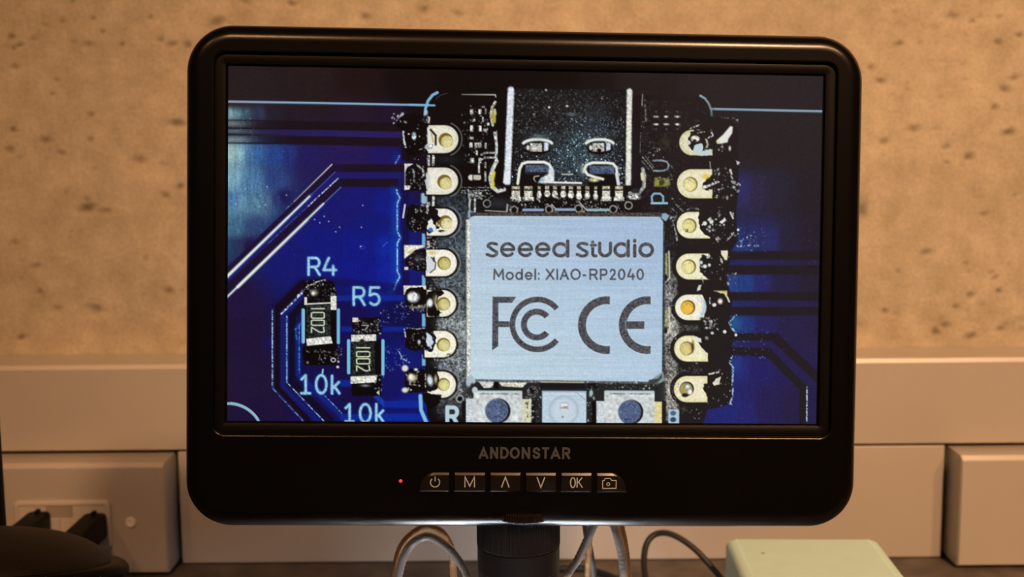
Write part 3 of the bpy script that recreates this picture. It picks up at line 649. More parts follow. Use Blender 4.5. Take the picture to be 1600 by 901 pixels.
# tiny parts left
for x, y, w, h, c in ((737, 175, 5, 8, 170), (750, 175, 5, 8, 190), (737, 201, 5, 10, 190), (750.5, 201, 4, 9, 225), (737, 216, 6, 4, 170), (736, 227, 5, 8, 200), (747, 227, 11, 8, 150), (759, 228, 3, 9, 190), (738, 251, 6, 8, 200), (750, 251, 4.4, 8, 200), (748.6, 263, 3, 16, 190), (758.5, 258, 3, 10, 170), (758.5, 276, 3, 16, 160), (743, 277.5, 17, 8, 196), (745, 239, 3, 8, 180), (759, 174, 2.4, 9, 120), (754.5, 187, 2.4, 8, 160), (741, 188, 4, 4, 150), (763, 194, 4, 5, 190), (758, 203, 6, 4, 150)):
    rect(x - w / 2, y - h / 2, x + w / 2, y + h / 2, (c, c, c - 8), soft=1.6, r=min(1, w * .3), tex=.2)
line([(746, 227), (747, 231)], 2, (60, 58, 50)); ell(736, 277.5, 4.4, 4.4, (210, 210, 196), soft=2); line([(739, 273), (739, 282)], 1.4, (40, 38, 36)); rect(741, 274.5, 749, 280.5, (190, 186, 160), soft=1.5)
glints(722, 165, 768, 262, 85, .5, 1.3, a=.75); glints(730, 165, 765, 215, 30, .5, 1.4)
for y in (293, 298): line([(722, y), (764, y)], 1.6, (130, 132, 134), dash=.5)
rect(731, 300, 753, 308, (120, 122, 120), soft=2, tex=.35, r=1); glints(720, 290, 776, 312, 70, .5, 1.3)
for x in (734, 742.5): line([(x, 309), (x - .5, 334)], 3, (170, 172, 170), tex=.2)
glow(780, 318, 20, (48, 54, 62), .7, 10); line([(758, 329), (792, 331)], 1.6, (160, 158, 150)); line([(793, 320), (792, 330)], 3, (150, 150, 146))
rect(731, 330, 740, 341, (134, 164, 190), soft=3, r=2)
# parts right of the socket
for x in (1025, 1041, 1058):
    for y, b in ((182.5, 190), (194.5, 210)): ell(x, y, 3.8, 1.6, (b, b, b - 4), soft=1.8, tex=.15)
    ell(x, 175, 1.6, 1.3, (120, 116, 112), a=.6); ell(x, 202, 1.4, 1.3, (120, 116, 112), a=.6)
glints(1002, 150, 1012, 200, 14, .5, 1.4, a=.7); line([(1004, 148), (1003, 165)], 1.4, (150, 148, 144)); line([(1008, 164), (1009, 192)], 2.4, (110, 108, 100), dash=.6); line([(1001, 206), (1000, 240)], 1.2, (110, 108, 104), dash=.5)
glints(1010, 220, 1040, 246, 16, .5, 1.4); glow(1039, 222, 8, (62, 58, 44), .7); line([(1004, 246), (1020, 264)], 2.6, (130, 130, 128), dash=.6); line([(1008, 244), (1022, 262)], 1.2, (110, 110, 108)); line([(1003, 252), (1016, 268)], 1.4, (120, 120, 118), dash=.4)
line([(1021, 251), (1034, 251), (1042, 253), (1045, 258), (1043, 264), (1036, 267), (1021, 267)], 3, (118, 132, 142), tex=.12)
line([(1047, 258), (1056, 270)], 2, (90, 90, 90), dash=.4); line([(1045, 268), (1050, 276)], 1.4, (90, 90, 90), dash=.4)
rect(1021, 278, 1047, 292, (96, 96, 52), soft=2, r=3, tex=.25); rect(1023, 281, 1030, 290, (140, 138, 70), soft=2); rect(1037, 280, 1045, 290, (126, 126, 76), soft=2); ell(1034, 285, 4, 4, (62, 58, 18), soft=2); line([(1022, 278), (1032, 277)], 1, (170, 170, 150), dash=.4); glints(1040, 276, 1050, 294, 12, .5, 1.2)
line([(1018, 317.5), (1042, 317.5)], 3.4, (150, 192, 212)); line([(1019, 316), (1018, 307), (1022, 302.5), (1031, 302.5), (1036, 307), (1036, 316)], 3.2, (128, 170, 192))
glints(1048, 305, 1070, 332, 16, .5, 1.3); line([(1049, 325), (1057, 333)], 2.4, (110, 110, 106), dash=.4); line([(1058, 321), (1066, 329)], 3, (130, 130, 126), dash=.5)
poly([(1029, 334), (1040, 333), (1046, 337), (1040, 346), (1032, 340)], (140, 170, 184), soft=2); glints(1042, 338, 1056, 356, 14, .8, 2.2); line([(1052, 344), (1058, 376)], 3, (150, 150, 144), dash=.7)

# ---- 8. pads, right column
poly([(1094, 180), (1140, 186), (1152, 205), (1153, 300), (1149, 330), (1152, 375), (1140, 395), (1136, 440), (1143, 470), (1138, 505), (1148, 520), (1141, 545), (1144, 600), (1142, 628), (1130, 634), (1100, 640), (1104, 400)], (17, 13, 16), soft=3)
YP = (226, 220, 176)
RP = [(1061, 203, 1113, 243, 1086, 224, 11), (1057.5, 264.5, 1112.5, 310, 1078.5, 288, 11.5), (1057, 331, 1109, 372.5, 1077, 352.6, 11.5), (1056, 396, 1108, 436.5, 1076, 416.5, 11.5), (1054.5, 460, 1100, 500, 1074.7, 480, 11.5), (1053, 524, 1106, 564.5, 1072.7, 544, 11), (1052.5, 587, 1105, 628, 1072.7, 607, 11.5)]
for i, a in enumerate(RP):
    if i >= 3: line(arc(a[0] + 20, (a[1] + a[3]) / 2, 24.5, 24.5, 95, 265, 14), 3.4, (9, 7, 8), soft=2)
    pad(*a, right=True, pc=[(206, 200, 158), (222, 214, 170), (230, 224, 186), (230, 224, 182), (236, 230, 204), (230, 222, 172), (228, 218, 172)][i],
        hc=[(180, 174, 130), (222, 210, 150), (216, 206, 138), (222, 212, 148), (226, 178, 66), (206, 190, 120), (150, 140, 90)][i], hoff=(-1.2, .6), hs=.9, rim=[(60, 56, 30), (128, 110, 50), (110, 98, 40), (110, 98, 40), (96, 76, 20), (110, 90, 36), (40, 36, 24)][i])
# first right pad: half buried in solder
blob([(1078, 206), (1116, 198), (1116, 232), (1104, 236), (1092, 238), (1080, 236), (1074, 222)], (14, 11, 12), wob=1.6)
ell(1086, 217, 7, 5, (214, 212, 200), soft=2, tex=.1); ell(1085, 220, 3, 2, (20, 18, 18)); ell(1076, 223, 3, 3.4, (210, 208, 200)); blob([(1080, 238), (1086, 226), (1096, 225), (1098, 236), (1110, 234), (1112, 242), (1090, 243)], (190, 208, 212), wob=1.4); line([(1103, 218), (1106, 226), (1102, 234)], 3.4, (200, 196, 160), dash=.3); line([(1111, 204), (1113, 212), (1107, 216)], 3.2, (214, 212, 204), dash=.3); line([(1090, 208), (1100, 206)], 2.4, (190, 188, 180), dash=.4); line([(1078, 201), (1092, 196)], 2.4, (190, 188, 180), dash=.5)
poly([(1120, 220), (1130, 211), (1141, 198), (1144, 199), (1143, 208), (1137, 217), (1136, 222), (1126, 224), (1121, 224)], (226, 228, 220), soft=2.4, grow=.8); ell(1122, 222, 3, 2, (220, 210, 150), soft=2)
ell(1140, 232, 2, 4, (200, 198, 190), soft=2); glints(1122, 225, 1134, 240, 8, .6, 1.6)
# second: wedge cut with bright solder tongue
blob([(1113, 272), (1104, 280), (1098, 287), (1097, 294), (1103, 298), (1113, 300), (1120, 286)], (12, 9, 10), wob=1); ell(1103, 276, 6, 4, (222, 190, 60), soft=4, a=.8); rect(1107, 296, 1113, 304, (226, 220, 186), soft=2)
line([(1099, 293), (1106, 291), (1116, 286), (1122, 284)], 4, (200, 202, 200), dash=.5); ell(1101, 292, 3, 2.6, (235, 235, 228), soft=2)
glints(1112, 262, 1146, 310, 46, .6, 1.9); line([(1109, 253), (1110, 264)], 1.8, (140, 138, 130)); line([(1074, 328), (1084, 325), (1094, 328)], 3, (120, 120, 118), dash=.5); line([(1141, 266), (1143, 272)], 2.6, (200, 198, 190)); line([(1142, 275), (1144, 279)], 2.4, (170, 168, 164)); blob([(1149, 250), (1156, 254), (1152, 258)], (190, 190, 186), wob=1); glints(1142, 284, 1156, 302, 12, 1, 2.2)
# third
blob([(1093, 326), (1124, 328), (1130, 345), (1126, 368), (1112, 370), (1100, 366), (1092, 356), (1091, 340)], (14, 11, 12), wob=1); glints(1094, 340, 1114, 362, 12, 1, 2.6, ((225, 222, 214),)); ell(1101, 349, 3.4, 3.4, (225, 224, 216), soft=2); ell(1111, 347, 2.8, 2.8, (225, 224, 216), soft=2); blob([(1124, 347), (1132, 340), (1135, 344), (1128, 350)], (226, 226, 220), wob=.6); ell(1073, 360, 2.4, 2.4, (60, 48, 16)); ell(1072.6, 359.6, 1, 1, (225, 220, 190))
glints(1108, 322, 1150, 382, 40, .6, 1.8); line([(1141, 332), (1145, 341)], 3, (190, 190, 184)); line([(1145, 364), (1136, 374)], 4, (160, 162, 160), dash=.7); ell(1120.5, 373, 3, 3.4, (170, 168, 160), soft=2, tex=.2); ell(1153, 359, 2, 2, (220, 220, 215)); glints(1150, 365, 1185, 392, 26, .5, 1.6, ((110, 150, 210), (200, 205, 215)))
# fourth
blob([(1097, 398), (1112, 402), (1122, 400), (1136, 404), (1136, 430), (1120, 438), (1106, 436), (1094, 424), (1092, 408)], (14, 11, 12), wob=1); blob([(1126, 391), (1137, 391), (1136, 406), (1132, 406), (1127, 398)], (228, 222, 190), wob=.4); ell(1127, 407, 1.8, 4, (200, 196, 176), rot=-.3)
ell(1095, 410, 3, 3, (190, 206, 214), soft=2); ell(1101, 416, 3.4, 3, (226, 226, 218), soft=2); ell(1108, 414, 2.4, 2.6, (220, 220, 214), soft=2); ell(1106, 400, 3.4, 3.6, (206, 206, 200), soft=2, tex=.15); glints(1094, 396, 1140, 446, 34, .6, 1.7); glints(1135, 426, 1150, 446, 18, .8, 2)
# fifth
rect(1112, 454, 1136, 464, (206, 196, 132), soft=2, tex=.05); blob([(1096, 458), (1110, 452), (1120, 456), (1132, 460), (1138, 472), (1140, 492), (1124, 508), (1104, 500), (1098, 484), (1104, 472)], (14, 11, 11), wob=1)
line(arc(1078, 480, 22, 19, -50, 50, 12), 7, (222, 226, 222), soft=3, tex=.06); line([(1100, 470), (1101, 480), (1096, 492)], 3.4, (176, 200, 210), soft=2); ell(1125, 470.5, 4, 4.4, (226, 214, 190), soft=4); ell(1125, 471, 2, 2, (252, 248, 236), soft=2); ell(1115.5, 476, 3.4, 3, (206, 206, 198), soft=2, tex=.2); line([(1109, 465), (1109, 474)], 2.4, (180, 180, 174), dash=.3); line([(1136, 464), (1139, 471)], 2.8, (206, 204, 200)); blob([(1091, 445), (1096, 445), (1094, 452), (1088, 456)], (214, 212, 206), wob=.5)
rect(1094, 496, 1142, 524, (14, 11, 12), soft=4); glints(1100, 496, 1122, 516, 30, .6, 1.9, ((200, 200, 195), (130, 130, 128))); ell(1112.5, 520, 2.6, 2.2, (205, 205, 200)); ell(1132, 518, 2.8, 2.8, (226, 226, 222)); ell(1104, 512, 2, 2, (180, 180, 176)); ell(1149.5, 523, 2.2, 2.2, (225, 225, 222)); line([(1138, 500), (1143, 512), (1148, 519)], 3.4, (150, 186, 214), dash=.7); line([(1150, 492), (1140, 502)], 2.4, (140, 180, 214), dash=.6)
# sixth
blob([(1084, 522), (1112, 524), (1120, 545), (1114, 562), (1106, 560), (1106, 552), (1096, 544), (1090, 532)], (13, 10, 11), wob=.8); blob([(1086, 525), (1095, 529), (1096, 535), (1088, 533)], (226, 226, 222), wob=.6); line([(1096, 545), (1103, 552)], 3.4, (220, 214, 190), dash=.3); ell(1082, 541, 2.6, 8, (70, 50, 14), soft=3, a=.8); ell(1104, 528, 3, 3, (120, 118, 112), soft=2, tex=.2)
line([(1143, 556), (1140, 566), (1145, 574), (1144, 600), (1145, 618), (1140, 630)], 3, (150, 186, 220), dash=.9)
# seventh
blob([(1105, 598), (1100, 600), (1098, 606), (1101, 612), (1104, 618), (1112, 622), (1132, 618), (1136, 592), (1122, 580), (1106, 584)], (13, 10, 11), wob=.8); blob([(1119, 591), (1126, 588), (1124, 600), (1116, 602), (1114, 597)], (222, 218, 196), wob=.8); line([(1108, 584), (1122, 581)], 3.2, (206, 202, 180), dash=.3); glints(1106, 575, 1145, 635, 24, .6, 1.6)
ell(1066, 608, 4, 5, (170, 150, 84), soft=3); ell(1074, 604, 4, 3.4, (180, 206, 214), soft=2); ell(1078, 612, 3.4, 4, (240, 238, 226), soft=2); ell(1074, 603, 1.4, 1.4, (250, 250, 250)); ell(1070, 617, 5, 3, (14, 12, 12), soft=2)
glints(1040, 500, 1060, 530, 50, .4, 1, ((220, 220, 212), (90, 88, 84))); glints(1040, 590, 1060, 640, 60, .4, 1, ((220, 218, 208), (90, 88, 84))); glints(1064, 566, 1096, 584, 26, .5, 1.3, ((130, 128, 124), (90, 88, 84)))
glints(1070, 636, 1100, 654, 8, .7, 1.8, ((190, 190, 186), (110, 110, 108)))
for y0, y1 in ((393, 440), (480, 522)):
    line([(1045, y0), (1046, y1 - 6), (1040, y1)], 2.4, (206, 204, 186), soft=2); line([(1041, y0 + 4), (1041, y1 - 10)], 4, (150, 146, 92), soft=2, tex=.12); ell(1040, y1 - 6, 2.4, 5, (14, 12, 12), soft=2)
glints(1038, 440, 1054, 478, 40, .5, 1.4, ((180, 180, 176), (20, 18, 18)))

# ---- 9. the shield can
can = [(738, 338), (1031, 339.5), (1036, 346), (1034, 590), (1028, 596), (742, 592), (735, 586), (735, 343)]
rect(735, 332, 1034, 339, (62, 60, 60), soft=2, tex=.2); line([(742, 338.6), (1030, 340)], 2.4, (216, 214, 204)); poly([(1033, 345), (1039, 350), (1037, 592), (1033, 592)], (46, 62, 66), soft=1.6, tex=.15)
poly([(740, 590), (1030, 594), (1028, 600), (744, 597)], (96, 98, 102), soft=1.6, tex=.14)
poly([(728, 344), (737, 340), (737, 592), (729, 588)], (212, 216, 206), soft=2, tex=.1); line([(729, 346), (729, 588)], 1.6, (120, 122, 116), a=.8); line([(735.4, 345), (735.4, 585)], 1.0, (120, 128, 128), a=.7)
q = hom(can); sy, sx, X, Y = win(q, 2)
m = cover(sd_poly(q, X, Y), 1.5)[..., None]
u = np.clip((X - q[:, 0].min()) / (q[:, 0].max() - q[:, 0].min()), 0, 1)[..., None]; v = np.clip((Y - q[:, 1].min()) / (q[:, 1].max() - q[:, 1].min()), 0, 1)[..., None]
base = np.array([170, 192, 216.]) * (1 - v) + np.array([187, 209, 222.]) * v
base = base + (u - .35) * np.array([-14, -12, -3]) * 1.0
base = base * (1 + .012 * N1[sy, sx] + .014 * NH[sy, sx])[..., None] + (np.sin(Y * 2.1 + X * .12)[..., None]) * 1.3
CAN[sy, sx] = CAN[sy, sx] * (1 - m) + base * m
poly([(1018, 592), (1036, 580), (1038, 594), (1026, 602)], (128, 150, 146), soft=2); poly([(735, 585), (743, 592), (743, 598), (736, 600), (728, 590)], (172, 190, 196), soft=2)
poly([(1014, 593), (1028, 591), (1034, 584), (1034, 590), (1026, 598), (1012, 598)], (60, 62, 66), soft=2)
# printing on the can
INK = (76, 76, 82)
def stroke(pts, w, **k):
    line(pts, w + 2.2, (200, 216, 226), soft=2, a=.5); line(pts, w, INK, soft=1.5, tex=.13, **k)
def fat_o(x0, x1, y0=378, y1=402, w=5.4): stroke(arc((x0 + x1) / 2, (y0 + y1) / 2, (x1 - x0 - w) / 2, (y1 - y0 - w) / 2, 0, 360, 26), w)
def fat_s(x0, x1): stroke([(x1 - 3, 381.5)] + arc((x0 + x1) / 2, 384.6, (x1 - x0) / 2 - 3, 4.6, -60, -180, 8) + [((x0 + x1) / 2, 389.8)] + arc((x0 + x1) / 2, 395.2, (x1 - x0) / 2 - 2.6, 4.8, -20, 140, 10) + [(x0 + 1.6, 397.4)], 4.8)
def fat_e(x0, x1):
    c = (x0 + x1) / 2; r = (x1 - x0 - 5.4) / 2
    stroke([(c - r, 390)] + [(c + r, 389.6)] + arc(c, 390, r, 9.4, -4, -318, 24), 4.9)
def fat_d(x0, x1): fat_o(x0, x1 - 1, 378, 402.4, 5.4); stroke([(x1 - 3, 376.5), (x1 - 3, 399.8)], 5.4)
fat_s(759.5, 779); fat_e(781, 805.5); fat_e(808.5, 833.5); fat_e(835.5, 860.5); fat_d(862.5, 890)
fat_s(900, 920); stroke([(926, 378), (926, 397), (928, 399.6), (931, 399.6)], 5); stroke([(923.5, 383), (931, 383)], 4)
stroke([(936.8, 380), (936.8, 391)] + arc(945.3, 391.5, 8.5, 8.2, 180, 0, 12) + [(953.8, 380)], 5.4)
fat_d(958, 984.5); stroke([(991.5, 383.5), (991.5, 400)], 5.6); stroke([(991.5, 375.6), (991.5, 376.6)], 5.6); fat_o(997, 1022, 378.5, 402.5, 5.6)
for g, x0, x1 in (('M', 771, 787.5), ('o', 790.5, 802.5), ('d', 805.5, 817), ('e', 820.3, 832), ('l', 835, 837.6), (':', 840.5, 843), ('X', 853, 866), ('I', 869.4, 871.8), ('A', 874.8, 888.6), ('O', 891.5, 907), ('-', 910.5, 915.5), ('R', 921, 933.8), ('P', 937.5, 949), ('2', 952.3, 962.3), ('0', 965.3, 977), ('4', 980, 991.8), ('0', 994.2, 1006)):
    for s in GLY[g]: line([(x0 + 1 + (x1 - x0 - 2) * a, 421 + 15 * b) for a, b in s], 2.7, INK, soft=1.5, tex=.1)
def fill(p): poly(p, (200, 216, 226), soft=2, a=.4, grow=1.6); poly(p, INK, soft=1.3, tex=.14)
def sector(cx, cy, r0, r1, a0, a1): fill(arc(cx, cy, r1, r1, a0, a1, 34) + arc(cx, cy, r0, r0, a1, a0, 34))
fill([(769.6, 463.3), (806.7, 463.5), (799.8, 473), (778.8, 473), (778.8, 501.6), (800, 501.6), (800, 510.8), (778.6, 510.8), (778.4, 540.5), (769, 547)])
sector(839.6, 506.6, 34.6, 43.4, -39, -321); sector(838.6, 506.8, 15.4, 24.8, -38, -322)
def ce(cx, xe):
    a1 = math.degrees(math.acos((xe - cx) / 45)); a0 = math.degrees(math.acos((xe - cx) / 32.7))
    fill(arc(cx, 507.7, 45, 45, -a1, -360 + a1, 40) + arc(cx, 507.7, 32.7, 32.7, -360 + a0, -a0, 40))
ce(948, 952.7); ce(1011.7, 1016.4); fill([(978, 501.8), (1006.6, 501.8), (1006.6, 513.6), (978, 513.6)])

# ---- 10. under the can: two push switches and a light emitting diode
rect(722, 598, 1040, 660, (44, 46, 48), soft=3, a=.75); poly([(748, 596), (772, 596), (769, 605), (756, 606)], (206, 208, 204), soft=1.8, tex=.1); poly([(779, 597), (824, 597), (816, 605), (784, 603)], (206, 206, 188), soft=1.8, tex=.1); rect(772, 596, 779, 607, (10, 8, 10), soft=1.6)
line([(748, 604), (758, 608), (816, 608)], 2.2, (26, 26, 28)); rect(843, 598, 914, 607, (18, 22, 26), soft=2); line([(845, 596), (912, 597)], 2, (170, 170, 140)); rect(918, 598, 934, 606, (14, 12, 12), soft=2)
glints(918, 596, 1028, 608, 70, .5, 1.6, ((200, 206, 190), (110, 130, 120), (20, 18, 18))); glints(716, 598, 742, 625, 60, .5, 1.6, ((180, 184, 184), (60, 64, 66)))
ell(742, 609, 4.4, 5, (186, 204, 212), soft=2); ell(732, 596, 4, 8, (168, 188, 198), soft=3); ell(923.5, 614, 3, 5.4, (160, 186, 194), soft=2)
ell(718.6, 622.6, 5.4, 5.4, (150, 148, 146), ring=2.2, soft=1.6); ell(718.6, 622.6, 3.4, 3.4, (6, 4, 6))
def switch(x0, x1, xl, xr, kx, ky, yc, rc):
    rect(xl - 6, 626, xr + 6, 662, (16, 15, 17), soft=2.4); rect(xl, yc, x0 + 2, 664, (198, 208, 212), soft=1.6, tex=.05); rect(x1 - 1, yc + 1, xr, 664, rc, soft=1.6, tex=.04)
    rect(x0, 610.5, x1, 664, (204, 209, 210), soft=1.8, r=1.5, tex=.05, tn=N2); line([(x0 + 2, 611), (x1 - 2, 611.5)], 3, (176, 202, 206), soft=2); line([(x0 + 10, 614.6), (x1 - 6, 615)], 1.6, (90, 92, 90), dash=.4)
    ell(kx + 1.6, ky + .4, 19.6, 19.6, (20, 20, 26), soft=2); ell(kx - 1, ky - .4, 18.4, 18.4, (150, 156, 168), soft=2, a=.8); ell(kx - .4, ky + .2, 17.6, 17.8, (78, 92, 124), soft=2.4, tex=.13)
    glow(kx - 4, ky, 10, (96, 112, 148), .4)
switch(740, 816, 728, 830.5, 776.6, 641, 622, (212, 212, 182)); switch(944, 1022.5, 931.6, 1034, 984, 643, 626, (222, 210, 150))
glints(820, 606, 846, 658, 90, .5, 1.7, ((190, 200, 198), (60, 62, 62), (16, 14, 14))); ell(832, 612, 9, 9, (70, 70, 72), tex=.5, soft=2); ell(832, 611, 3, 3, (10, 8, 8)); glints(916, 616, 930, 660, 46, .5, 1.8, ((200, 210, 200), (20, 18, 18), (60, 66, 64))); rect(925, 628, 931, 662, (8, 6, 8), soft=2)
rect(847, 610.5, 916, 664, (188, 206, 220), soft=1.8, tex=.02); line([(848, 611), (915, 611.5)], 2, (150, 170, 188)); line([(850, 615), (914, 615.5)], 1, (206, 222, 232)); line([(902, 614), (914, 624)], 1.2, (140, 156, 172))
ell(880.5, 641, 22, 22, (160, 178, 194), ring=4, soft=4, a=.7); ell(880.5, 642, 18, 18, (200, 214, 224), soft=8, a=.6)
rect(875, 628.5, 888, 640.5, (158, 170, 186), soft=2.4, r=1); rect(876, 630, 887, 635, (226, 232, 240), soft=2); line([(881, 635), (886, 635)], 1.8, (170, 124, 92)); line([(877, 639.5), (886, 640)], 2.2, (236, 224, 200)); ell(879, 651, 1.6, 2, (130, 144, 160))
glyph('R', 699, 636, 715, 662, 6.4, (182, 206, 218), soft=1.6)
rect(1044, 639, 1061, 664, (168, 200, 216), soft=1.8, r=3); ell(1051.5, 645, 4.6, 3.8, (70, 98, 118), soft=1.8); ell(1051.5, 655, 4.8, 4, (52, 70, 84), soft=1.8)

# ---- 11. overall: a hint of grain and viewing-angle glare painted as raised black
hz = np.clip((Xg - (hom([(900, 300)])[0][0])) / 150, 0, 1)[..., None] * np.array([31, 27, 27.])
CAN = np.maximum(CAN, hz.astype(np.float32))
CAN += (N1 * .9)[..., None]
CAN = np.clip(CAN, 0, 255)
SRGB = CAN / 255.0
PIC = np.where(SRGB <= .04045, SRGB / 12.92, ((SRGB + .055) / 1.055) ** 2.4).astype(np.float32)

# ---------------------------------------------------------------- setting: concrete wall, trunking, desk
PORES = [(-0.3298, 0.3504, 0.00198), (-0.3289, 0.3304, 0.00223), (-0.3323, 0.2892, 0.00198), (-0.3357, 0.2756, 0.00297), (-0.3014, 0.3214, 0.00149), (-0.2692, 0.3532, 0.00149), (-0.279, 0.3446, 0.00248), (-0.2955, 0.3601, 0.00149), (-0.3114, 0.2818, 0.00248), (-0.281, 0.2824, 0.00198), (-0.2314, 0.3475, 0.00198), (-0.2134, 0.344, 0.00248), (-0.2239, 0.3446, 0.00198), (-0.2232, 0.2925, 0.00297), (-0.2491, 0.2681, 0.00297), (-0.3007, 0.2736, 0.00198), (-0.2569, 0.3448, 0.00149), (-0.2797, 0.2989, 0.00198), (-0.3049, 0.3126, 0.00149), (-0.3286, 0.3429, 0.00149), (-0.3247, 0.345, 0.00149), (-0.2751, 0.362, 0.00149), (-0.288, 0.3729, 0.00149), (-0.2371, 0.3621, 0.00149), (-0.1937, 0.3588, 0.00297), (-0.3364, 0.2137, 0.00198), (-0.3231, 0.1975, 0.00198), (-0.2859, 0.2366, 0.00347), (-0.274, 0.2344, 0.00248), (-0.2857, 0.2418, 0.00198), (-0.2326, 0.2448, 0.00198), (-0.2333, 0.1801, 0.00248), (-0.31, 0.1685, 0.00198), (-0.2831, 0.1674, 0.00347), (-0.3351, 0.1489, 0.00198), (-0.2479, 0.2021, 0.00149), (-0.3206, 0.1804, 0.00149), (-0.2224, 0.2507, 0.00198), (-0.0956, 0.3609, 0.00297), (-0.0567, 0.3652, 0.00248), (-0.0344, 0.3625, 0.00198), (-0.1439, 0.3704, 0.00198), (-0.1742, 0.3719, 0.00198), (0.2918, 0.3582, 0.00297), (0.3229, 0.3413, 0.00198), (0.3371, 0.3458, 0.00198), (0.3226, 0.2985, 0.00223), (0.2689, 0.2846, 0.00297), (0.2491, 0.2763, 0.00297), (0.2461, 0.3164, 0.00198), (0.2577, 0.341, 0.00198), (0.2912, 0.2725, 0.00248), (0.3064, 0.266, 0.00248), (0.3289, 0.3103, 0.00248), (0.335, 0.3178, 0.00198), (0.3327, 0.2819, 0.00248), (0.3054, 0.3552, 0.00149), (0.3235, 0.3579, 0.00149), (0.292, 0.2623, 0.00149), (0.2391, 0.3249, 0.00248), (0.2712, 0.3413, 0.00149), (0.2799, 0.2016, 0.00248), (0.3114, 0.1725, 0.00272), (0.3017, 0.1642, 0.00223), (0.2538, 0.1624, 0.00198), (0.3333, 0.1494, 0.00198), (0.3129, 0.1442, 0.00248), (0.2948, 0.1519, 0.00248), (0.2888, 0.1475, 0.00248), (0.3304, 0.1754, 0.00198), (0.3187, 0.2273, 0.00198), (0.3075, 0.1948, 0.00149), (0.2617, 0.1891, 0.00149), (0.3278, 0.1846, 0.00149), (0.2354, 0.2297, 0.00644)]
def make_wall():
    xs = np.concatenate([[-1.2, -.9, -.7, -.55, -.46], np.arange(-.40, .4001, .0013), [.46, .55, .7, .9, 1.2]])
    zs = np.concatenate([[-.02, .06], np.arange(.125, .4001, .0013), [.42, .5, .7, 1.1]])
    X, Z = np.meshgrid(xs, zs); Y = np.zeros_like(X); pore = np.zeros_like(X)
    rg = np.random.default_rng(3)
    P = [(x, z, r, 1.0) for x, z, r in PORES]
    for _ in range(420): P.append((rg.uniform(-.4, .4), rg.uniform(.14, .4), .0007 + .0011 * rg.random() ** 2, .25 + .35 * rg.random()))
    for _ in range(120): P.append((rg.uniform(-.4, .4), .137 + .03 * rg.random() ** 1.6, .001 + .003 * rg.random() ** 2, .12 + .25 * rg.random()))
    for x, z, r, k in P:
        e = 1 + .9 * rg.random(); a = rg.uniform(-.35, .35)
        if r > .006: e, a = .55, 0
        i0, i1 = np.searchsorted(xs, (x - 5 * r, x + 5 * r)); j0, j1 = np.searchsorted(zs, (z - 4 * r, z + 4 * r))
        s = (slice(j0, j1), slice(i0, i1)); dx = X[s] - x; dz = Z[s] - z
        u = (dx * math.cos(a) + dz * math.sin(a)) / (r * e); v = (-dx * math.sin(a) + dz * math.cos(a)) / (r * .85)
        g = np.exp(-(u * u + v * v) * 1.1)
        Y[s] = np.maximum(Y[s], g * r * .6 * k); pore[s] = np.maximum(pore[s], g * (.40 + .5 * rg.random()) * k)
    ny, nx = X.shape
    me = bpy.data.meshes.new('wall_back')
    co = np.stack([X, Y, Z], -1).reshape(-1, 3)
    I = np.arange(ny * nx).reshape(ny, nx)
    q = np.stack([I[:-1, :-1], I[:-1, 1:], I[1:, 1:], I[1:, :-1]], -1).reshape(-1, 4)
    grid_mesh(me, co, q)
    at = me.attributes.new('pore', 'FLOAT', 'POINT'); at.data.foreach_set('value', pore.astype(np.float32).ravel())
    me.materials.append(M['concrete'])
    o = bpy.data.objects.new('wall_back', me); COL.objects.link(o)
    tag(o, 'bare concrete wall with dark air pores, lit warm', kind='structure')
    me.polygons.foreach_set('use_smooth', np.ones(len(me.polygons), bool))
    return o
def grid_mesh(me, co, q):
    me.vertices.add(len(co)); me.vertices.foreach_set('co', np.ascontiguousarray(co, np.float32).ravel())
    me.loops.add(q.size); me.loops.foreach_set('vertex_index', q.astype(np.int32).ravel())
    me.polygons.add(len(q)); me.polygons.foreach_set('loop_start', np.arange(0, q.size, 4, dtype=np.int32)); me.polygons.foreach_set('loop_total', np.full(len(q), 4, np.int32))
    me.update(calc_edges=True)
make_wall()

# cable trunking along the wall: a tall cover above, a channel below, two outlet boxes clipped on
trunk = empty('cable_trunking', (0, 0, 0), label='grey-beige plastic cable trunking running along the concrete wall above the desk', cat='trunking')
def rail(prof): return MB().loft([[(x, y, z) for y, z in prof] for x in (-1.15, 1.15)], cap0=True, cap1=True)
rail([(-.0002, .0790), (-.0364, .0790), (-.0370, .0796), (-.0370, .1330), (-.0369, .1335), (-.0357, .1360), (-.0352, .1364), (-.0002, .1368)]).build('cover', M['trunking'], trunk)
for xa, xb in ((-1.15, -.4428), (-.2222, .2857), (.5228, 1.15)): MB().box(xa, xb, -.0350, -.0002, .0005, .0772, .0010).build('channel', M['trunking'], trunk, 40)

def outlet_box(x0, x1, label):
    t = empty('outlet_box', ((x0 + x1) / 2, -.046, .002), label=label, cat='outlet box', group='outlet boxes clipped on the trunking')
    cx = (x0 + x1) / 2; w = (x1 - x0) / 2
    rings = [[(p[0], y, p[1]) for p in rrect(-w + i, w - i, i, .0742 - tp, .0006, 3)] for y, i, tp in ((.0455, 0, 0), (-.0095, 0, 0), (-.0100, .0002, .0003), (-.0113, .0011, .0030), (-.0115, .0014, .0035))]
    MB().loft(rings, cap0=True, cap1=True).build('box_body', M['trunking'], t)
    return t
boxl = outlet_box(-.44, -.2250, 'beige trunking outlet box on the left holding the double socket')
boxr = outlet_box(.2885, .52, 'plain beige trunking outlet box on the right beyond the monitor')
